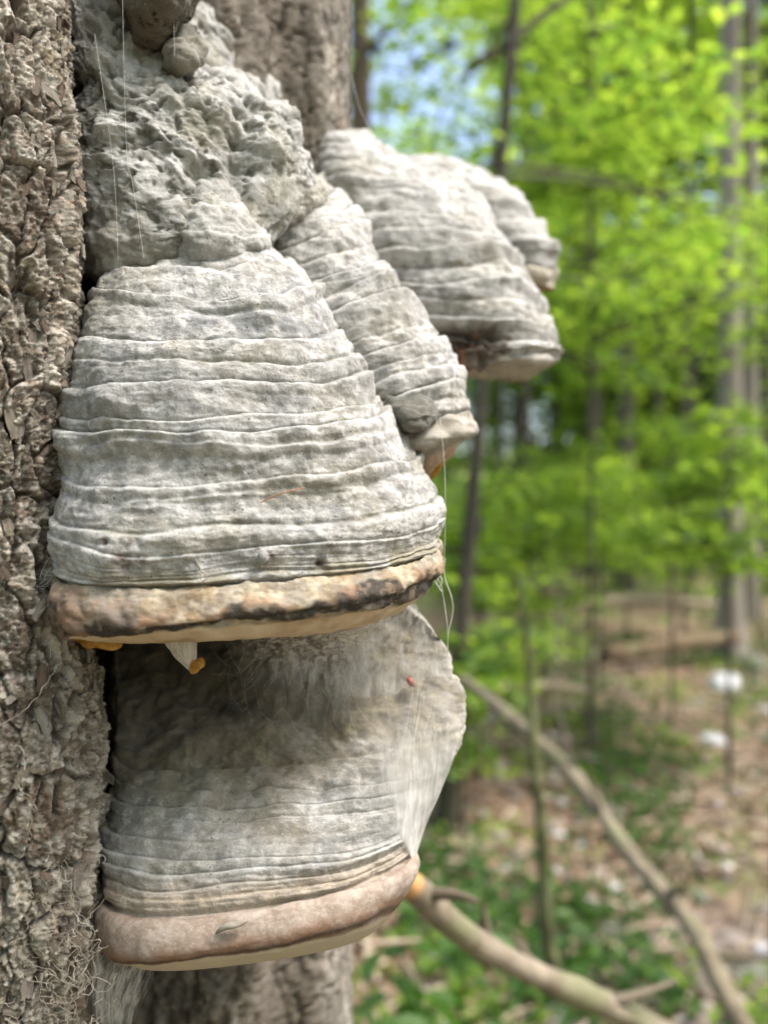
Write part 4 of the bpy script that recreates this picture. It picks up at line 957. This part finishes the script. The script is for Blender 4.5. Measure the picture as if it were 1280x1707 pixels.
# curly dry root hairs tangled on the bark low down
S = []
for i in range(260):
    a = un(r.uniform(-10, 165), 1390+330*r.uniform()**.7, .286+.010*r.uniform()); L = r.uniform(.004, .018); k = 14
    v0 = r.normal(0, 1, 3)*np.array([.6, .15, 1]); P = [a]
    for j in range(k):
        v0 = v0+r.normal(0, .45, 3)*np.array([1, .35, 1]); v0 /= np.linalg.norm(v0)
        p_ = P[-1]+v0*L/k; p_[1] = min(max(p_[1], .276), .300); P.append(p_)
    S.append(np.array(P))
tag(curve_obj('root_hairs', S, M_ROOT, .00011), 'tangle of pale curly root hairs clinging to the lower bark', 'root hairs', None, 'stuff')
thread('pale root fibre curving over the bark below the orange crust', [(0, 1210, .280), (30, 1192, .279), (60, 1165, .280), (82, 1132, .283), (98, 1108, .287)], .00016, name='root_fibre', mat=M_ROOT, cat='root fibre', wob=.001)
thread('pale root fibre looping on the bark beside the lower bracket', [(20, 1240, .279), (40, 1262, .279), (30, 1300, .279), (60, 1340, .281), (50, 1400, .281)], .00016, name='root_fibre', mat=M_ROOT, cat='root fibre', wob=.002)
# raised flakes of bark
def flake_mesh(seed):
    rr = np.random.default_rng(seed); u, v_ = np.meshgrid(np.linspace(-1, 1, 5), np.linspace(-1, 1, 6))
    P = np.stack([u*.5*(1-.35*v_**2), 0*u, v_*.8], -1); P[..., 1] = -.18+.22*v_**2*np.sign(v_+.3)*-.6+.12*u*u+rr.normal(0, .035, u.shape)
    P[..., 0] += rr.normal(0, .07, u.shape); P[..., 2] += rr.normal(0, .07, u.shape); Q_ = P.copy(); Q_[..., 1] += .16
    V = np.concatenate([P.reshape(-1, 3), Q_.reshape(-1, 3)]); F = grid_faces(6, 5); return V, F, P
vv_ = [flake_mesh(i) for i in range(6)]
flm = []
for i, (V, F, P) in enumerate(vv_):
    n_ = 30; ring = [0, 1, 2, 3, 4, 9, 14, 19, 24, 29, 28, 27, 26, 25, 20, 15, 10, 5]
    side = [[ring[k], ring[(k+1) % 18], ring[(k+1) % 18]+n_, ring[k]+n_] for k in range(18)]
    Fa = np.concatenate([F, F[:, ::-1]+n_, np.array(side)])
    base_c = [(.33, .29, .25), (.42, .385, .33), (.22, .17, .135), (.38, .33, .27), (.27, .20, .155), (.46, .43, .38)][i]
    o = mesh_np('bark_flake', V, Fa, M_BARK, host, np.array(base_c)*np.ones((len(V), 3))); flm.append(o.data); bpy.data.objects.remove(o)
Gl = np.array([v.co[:] for v in tr_.data.vertices]).reshape(len(zt), NU, 3)
ci = [j for j in range(NU) if 6.9 < ut[j] < 9.6]; nf_ = 0
r = np.random.default_rng(404)
while nf_ < 170:
    j = ci[r.integers(len(ci))]; i = r.integers(100, 1080); p_ = Gl[i, j]
    q = un(0, 0, 1); px_, py_ = CX+p_[0]/p_[1]*FPX, CY-(p_[2]-CAMZ)/p_[1]*FPX
    if not (-60 < px_ < 200 and -60 < py_ < 1770): continue
    nn = out0[i, j]; o = bpy.data.objects.new('bark_flake', flm[r.integers(6)]); link(o, host)
    s = r.uniform(.0016, .0042); rot = Vector((-nn[0], -nn[1], -nn[2])).to_track_quat('Y', 'Z').to_euler()
    o.rotation_euler = (rot.x+r.normal(0, .25), rot.y+r.normal(0, .5), rot.z+r.normal(0, .25)); o.scale = (s, s*.9, s*r.uniform(.8, 1.8))
    o.location = Vector(p_+nn*.0004)-Vector((-.23, .58, 0)); nf_ += 1

# ------------------------------------------------------------------ dead branches and stems near the trunk
def branch(name, label, pts, rads, seed, cols, cat='branch', tips=()):
    P = smooth([un(*p) for p in pts], 60); R = np.interp(np.linspace(0, 1, 60), np.linspace(0, 1, len(rads)), rads)
    R = R*(1+.18*noise(P, 14, seed)+.12*noise(P, 45, seed))
    G = stem_grid(P, R, 18, seed, .10); C = lay(np.array(cols[0])*np.ones(G.shape), sst(-.2, .4, fbm(G, 30, 4, seed)), cols[1])
    C = lay(C, .6*sst(.15, .5, fbm(G, 14, 3, seed+3)), (.17, .19, .09))
    for (a, b_, c) in tips: k_ = np.zeros(60); k_[a:b_] = 1; C = lay(C, np.broadcast_to(k_[:, None], G.shape[:2]), c)
    root = thing(name, label, cat)
    grid_obj('wood', G, M_WOOD, root, C, wrap=True)
    if name == 'dead_branch':
        r = np.random.default_rng(seed)
        for k in (9, 21, 30, 38, 47):
            q = np.linspace(0, 1, 7)[:, None]; dv = r.normal(0, 1, 3)*np.array([.8, .4, .8])+np.array([0, 0, .5]); dv /= np.linalg.norm(dv); L = R[k]*r.uniform(2.2, 7)
            Gs = tube(P[k]+dv*q*L+.12*L*r.normal(0, 1, 3)*q**2, np.linspace(R[k]*.55, R[k]*.16, 7), 8)
            grid_obj('knot', Gs, M_WOOD, root, np.array(cols[0])*np.ones(Gs.shape)*.8, wrap=True)
    return root, P
rt, P = branch('dead_branch', 'pale dead branch with a split orange end, leaning out from the lower bracket',
       [(655, 1440, .62), (700, 1490, .64), (770, 1555, .68), (860, 1608, .74), (960, 1655, .80), (1060, 1700, .86), (1250, 1800, 1.0), (1500, 1950, 1.2)],
       [.006, .0105, .0105, .0115, .012, .0125, .013, .015], 3, [(.17, .14, .10), (.28, .24, .18)], tips=[(0, 7, (.55, .30, .12))])
rt, P = branch('dead_branch', 'long thin dead branch slanting across the gully to the muddy dip',
       [(770, 1130, 2.3), (850, 1195, 2.0), (960, 1300, 1.75), (1050, 1425, 1.55), (1150, 1540, 1.4), (1200, 1640, 1.32), (1240, 1715, 1.28), (1290, 1800, 1.25)],
       [.010, .017, .017, .0165, .0165, .0165, .0165, .016], 5, [(.15, .125, .085), (.22, .19, .13)])
tw = MB(); tw.tube(smooth([un(965, 1300, 1.75), un(940, 1230, 1.8), un(925, 1120, 1.9), un(935, 1000, 2.0)], 14), np.linspace(.006, .002, 14), 6); tw.build('twig', M_BARK_FAR_DARK, rt)
rt, P = branch('sapling_stem', 'thin upright mossy stem in front of the gully',
       [(930, 1640, 1.75), (912, 1560, 1.75), (903, 1400, 1.76), (890, 1250, 1.78), (880, 1080, 1.8), (860, 950, 1.8)], [.016, .015, .013, .011, .008, .004], 7, [(.045, .05, .02), (.10, .11, .035)], 'sapling')
lz = float(ground_z(2.0, 6.6))
rt, P = branch('fallen_log', 'weathered fallen log lying on the slope behind the white stones', [(1008, 1092, 6.4), (1080, 1082, 6.5), (1150, 1070, 6.6), (1230, 1062, 6.8)], [.075, .07, .065, .05], 9, [(.10, .065, .04), (.19, .13, .08)], 'log')
for (pts, rr_, lab) in [([(600, 1575, 1.1), (640, 1572, 1.15), (700, 1568, 1.2)], .0045, 'short brown twig lying in the green herbs near the trunk foot'),
                        ([(820, 1150, 3.3), (900, 1142, 3.6), (980, 1150, 3.9)], .018, 'grey stick across the bank above the dead branch'),
                        ([(940, 1010, 7.5), (1060, 1000, 8.0), (1200, 1008, 8.4)], .05, 'long grey pole lying up the bank behind the log')]:
    branch('fallen_stick', lab, pts, [rr_, rr_, rr_*.6], int(rr_*1e4), [(.25, .19, .14), (.40, .33, .26)], 'stick')

branch('hanging_branch', 'dark mossy bough slanting down towards the thin dark trunk at the upper edge', [(980, -30, 3.5), (900, 30, 3.4), (850, 70, 3.35), (796, 105, 3.3)], [.014, .018, .020, .022], 13, [(.035, .035, .02), (.07, .07, .035)])
# ------------------------------------------------------------------ stones, litter and ground plants
def ground_hit(px, py):
    """where the line of sight through px, py meets the ground"""
    dirv = un(px, py, 1)-np.array([0, 0, CAMZ]); s = np.linspace(.8, 60, 6000)
    P = dirv[None]*s[:, None]+np.array([0, 0, CAMZ]); k = np.argmax(P[:, 2] < ground_z(P[:, 0], P[:, 1])); return P[k]
def stone(label, px, py, wpx, hr, mat, seed, group=None):
    p_ = ground_hit(px, py); rad = wpx/FPX*p_[1]/2
    u, v_ = np.meshgrid(np.linspace(0, 2*np.pi, 26, endpoint=False), np.linspace(0, np.pi, 16))
    G = np.stack([np.cos(u)*np.sin(v_), np.sin(u)*np.sin(v_)*.8, np.cos(v_)*hr], -1)*rad
    G = G*(1+.30*fbm(G, 1.1/rad, 3, seed))[..., None]
    o = grid_obj('stone', G, mat, None, np.full(G.shape, .5), wrap=True, flip=True); o.location = (p_[0], p_[1], p_[2]+rad*hr*.35); o.rotation_euler.z = seed
    return tag(o, label, 'stone', group)
for i, a in enumerate([('bright white stone at the near end of the fallen log', 1000, 1092, 24, .7, M_STONE), ('largest white stone, right of the grass tuft below the log', 1205, 1148, 62, .6, M_STONE),
          ('pale stone half buried on the bank under the largest white one', 1190, 1238, 48, .4, M_STONE), ('white stone behind the thin mossy stem', 932, 1398, 26, .6, M_STONE),
          ('small white stone just right of the mossy stem', 968, 1412, 16, .6, M_STONE), ('white stone at the near side of the mossy stem', 868, 1432, 22, .6, M_STONE),
          ('round tan stone above the long dead branch', 1172, 1452, 28, .5, M_STONE), ('tan stone at the outer edge beside the muddy dip', 1275, 1590, 36, .6, M_STONE),
          ('rusty tan stone under the long dead branch', 1165, 1500, 36, .6, M_DARKSTONE), ('grey stone in the muddy dip', 1095, 1640, 90, .35, M_DARKSTONE), ('dark stone at the outer edge of the muddy dip', 1262, 1640, 80, .5, M_DARKSTONE),
          ('mossy dark stone above the muddy dip', 1025, 1560, 60, .5, M_DARKSTONE), ('mossy stone at the outer end of the bank', 1255, 1120, 50, .8, M_DARKSTONE)]):
    stone(*a, seed=i+3)
def scatter(n, seed, ymax=14, ymin=.7, pw=1.6):
    r = np.random.default_rng(seed); y = ymin+(ymax-ymin)*r.uniform(0, 1, n)**pw; x = r.uniform(-.55, .75, n)*y*1.1+r.normal(0, .2, n)
    return x, y, r
x, y, r_ = scatter(26000, 5); P = np.stack([x, y, ground_z(x, y)+.012+.012*r_.uniform(0, 1, len(x))], -1)
wet = np.abs(y-(2.45+.20*(x-.8)+.12*np.sin(x*1.7))) < .36; P = P[~(wet & (x > .3)) | (r_.uniform(0, 1, len(x)) < .12)]
V, F = leaf_set(P, .055, .32, .5, seed=6); o = mesh_np('leaf_litter', V, F, M_LITTER, smooth=False); tag(o, 'dry brown fallen leaves covering the woodland floor', 'leaf litter', None, 'stuff')
x, y, r_ = scatter(13000, 8, 16); pat = noise(np.stack([x, y, 0*x], -1), 1.3, 6)+.35*noise(np.stack([x, y, 0*x], -1), 4, 7)
k_ = (pat > .22-.10*sst(.25, -.05, x/y)); x, y = x[k_], y[k_]
P = np.repeat(np.stack([x, y, ground_z(x, y)], -1), 7, 0); P += rng.normal(0, 1, P.shape)*np.array([.07, .07, .0]); P[:, 2] += np.abs(rng.normal(.05, .05, len(P)))
V, F = leaf_set(P, .05, .6, .4, seed=9); o = mesh_np('ground_cover', V, F, M_HERB, smooth=False); tag(o, 'low green herbs growing in patches on the woodland floor', 'ground cover', None, 'stuff')
x, y, r_ = scatter(3600, 18, 8); k_ = noise(np.stack([x, y, 0*x], -1), 1.6, 16) > .22; x, y = x[k_], y[k_]
P = np.repeat(np.stack([x, y, ground_z(x, y)], -1), 9, 0); P += rng.normal(0, 1, P.shape)*np.array([.05, .05, .0]); P[:, 2] += np.abs(rng.normal(.03, .03, len(P)))
V, F = leaf_set(P, .045, .6, .4, seed=19); o = mesh_np('ground_cover', V, F, M_DECID, smooth=False); tag(o, 'yellow green moss and seedlings in patches along the gully', 'ground cover', None, 'stuff')
# twigs lying about
tw = MB(); r_ = np.random.default_rng(3)
for i in range(700):
    y_ = .9+9*r_.uniform()**1.5; x_ = r_.uniform(-.3, .6)*y_; a = r_.uniform(0, np.pi); L = r_.uniform(.08, .35); q = np.linspace(-1, 1, 4)
    xs, ys = x_+np.cos(a)*L*q, y_+np.sin(a)*L*q; tw.tube(np.stack([xs, ys, ground_z(xs, ys)+.025+.01*r_.normal(0, 1, 4)], -1), np.linspace(.008, .003, 4)*r_.uniform(.5, 1.4), 4)
tag(tw.build('fallen_twigs', plain_mat('dry twig', (.22, .17, .12), (.42, .34, .26), 20)), 'scattered dry twigs on the woodland floor', 'twigs', None, 'stuff')

# pebbles and broken stone along the gully
u_, v__ = np.meshgrid(np.linspace(0, 2*np.pi, 7, endpoint=False), np.linspace(.15, np.pi-.15, 5)); B_ = np.stack([np.cos(u_)*np.sin(v__), np.sin(u_)*np.sin(v__), .6*np.cos(v__)], -1)
pm = MB(); r_ = np.random.default_rng(31)
for i in range(900):
    y_ = 1.9+5.5*r_.uniform()**1.5; x_ = y_*r_.uniform(.05, .55); rad = r_.uniform(.008, .035)*(1 if r_.uniform() < .9 else 1.8)
    Gp = B_*rad*(1+.2*r_.normal(0, 1, B_.shape))+np.array([x_, y_, float(ground_z(x_, y_))+rad*.2]); pm.add(Gp.reshape(-1, 3), grid_faces(5, 7, True))
mp_ = leaf_mat('mixed pebbles', [(.10, .085, .07), (.22, .18, .15), (.34, .29, .24), (.15, .12, .10), (.46, .44, .42)], (1, 1, 1), .0, .7)
tag(pm.build('gravel', mp_), 'scattered stones and gravel along the muddy gully', 'gravel', None, 'stuff')

# herbs near the trunk foot, each leaf a piece
V, F = leaf_set(np.zeros((1, 3)), 1.0, .0001, .25, seed=1, heading=0); V = V*(1/np.abs(V).max()); 
lt = mesh_np('leaf', V, F, M_HERB); leaf_me = lt.data; bpy.data.objects.remove(lt)
hl = ['bright green herb just right of the lower bracket, under the split branch', 'broad leaved herb rising by the trunk foot', 'small herb between the trunk foot and the split branch', 'herb with fresh green leaves below the split branch',
      'low herb at the lower edge of the picture beside the trunk', 'herb in the shade behind the split branch']
for i, (px, py, d, h, nl, sz) in enumerate([(660, 1510, 1.25, .30, 9, .055), (712, 1590, 1.3, .30, 12, .06), (640, 1620, 1.2, .22, 9, .055), (800, 1690, 1.35, .2, 10, .06), (620, 1690, 1.1, .2, 9, .05), (760, 1500, 1.6, .32, 10, .06)]):
    top = un(px, py, d); gz = float(ground_z(top[0], top[1])); root = thing('woodland_herb', hl[i], 'plant', (top[0], top[1], gz), 'green herbs at the trunk foot')
    H = top[2]-gz; st = MB(); q = np.linspace(0, 1, 8)
    rr_ = np.random.default_rng(i+60); st.tube(np.stack([.02*np.sin(q*3+i), .02*np.cos(q*2+i)-.02, q*H], -1), np.linspace(.004, .0015, 8), 5); st.build('stem', M_HERB, root)
    for k in range(nl+5):
        o = bpy.data.objects.new('leaf', leaf_me); link(o, root); a = rr_.uniform(0, 2*np.pi); zq = H*(1-.45*rr_.uniform()**1.3); s = sz*rr_.uniform(.7, 1.3); off = rr_.uniform(0, .035)
        o.location = (np.cos(a)*off+.02*np.sin(zq/H*3+i), np.sin(a)*off, zq); o.scale = (s, s, s); o.rotation_euler = (rr_.normal(0, .35), rr_.normal(.15, .3), a)
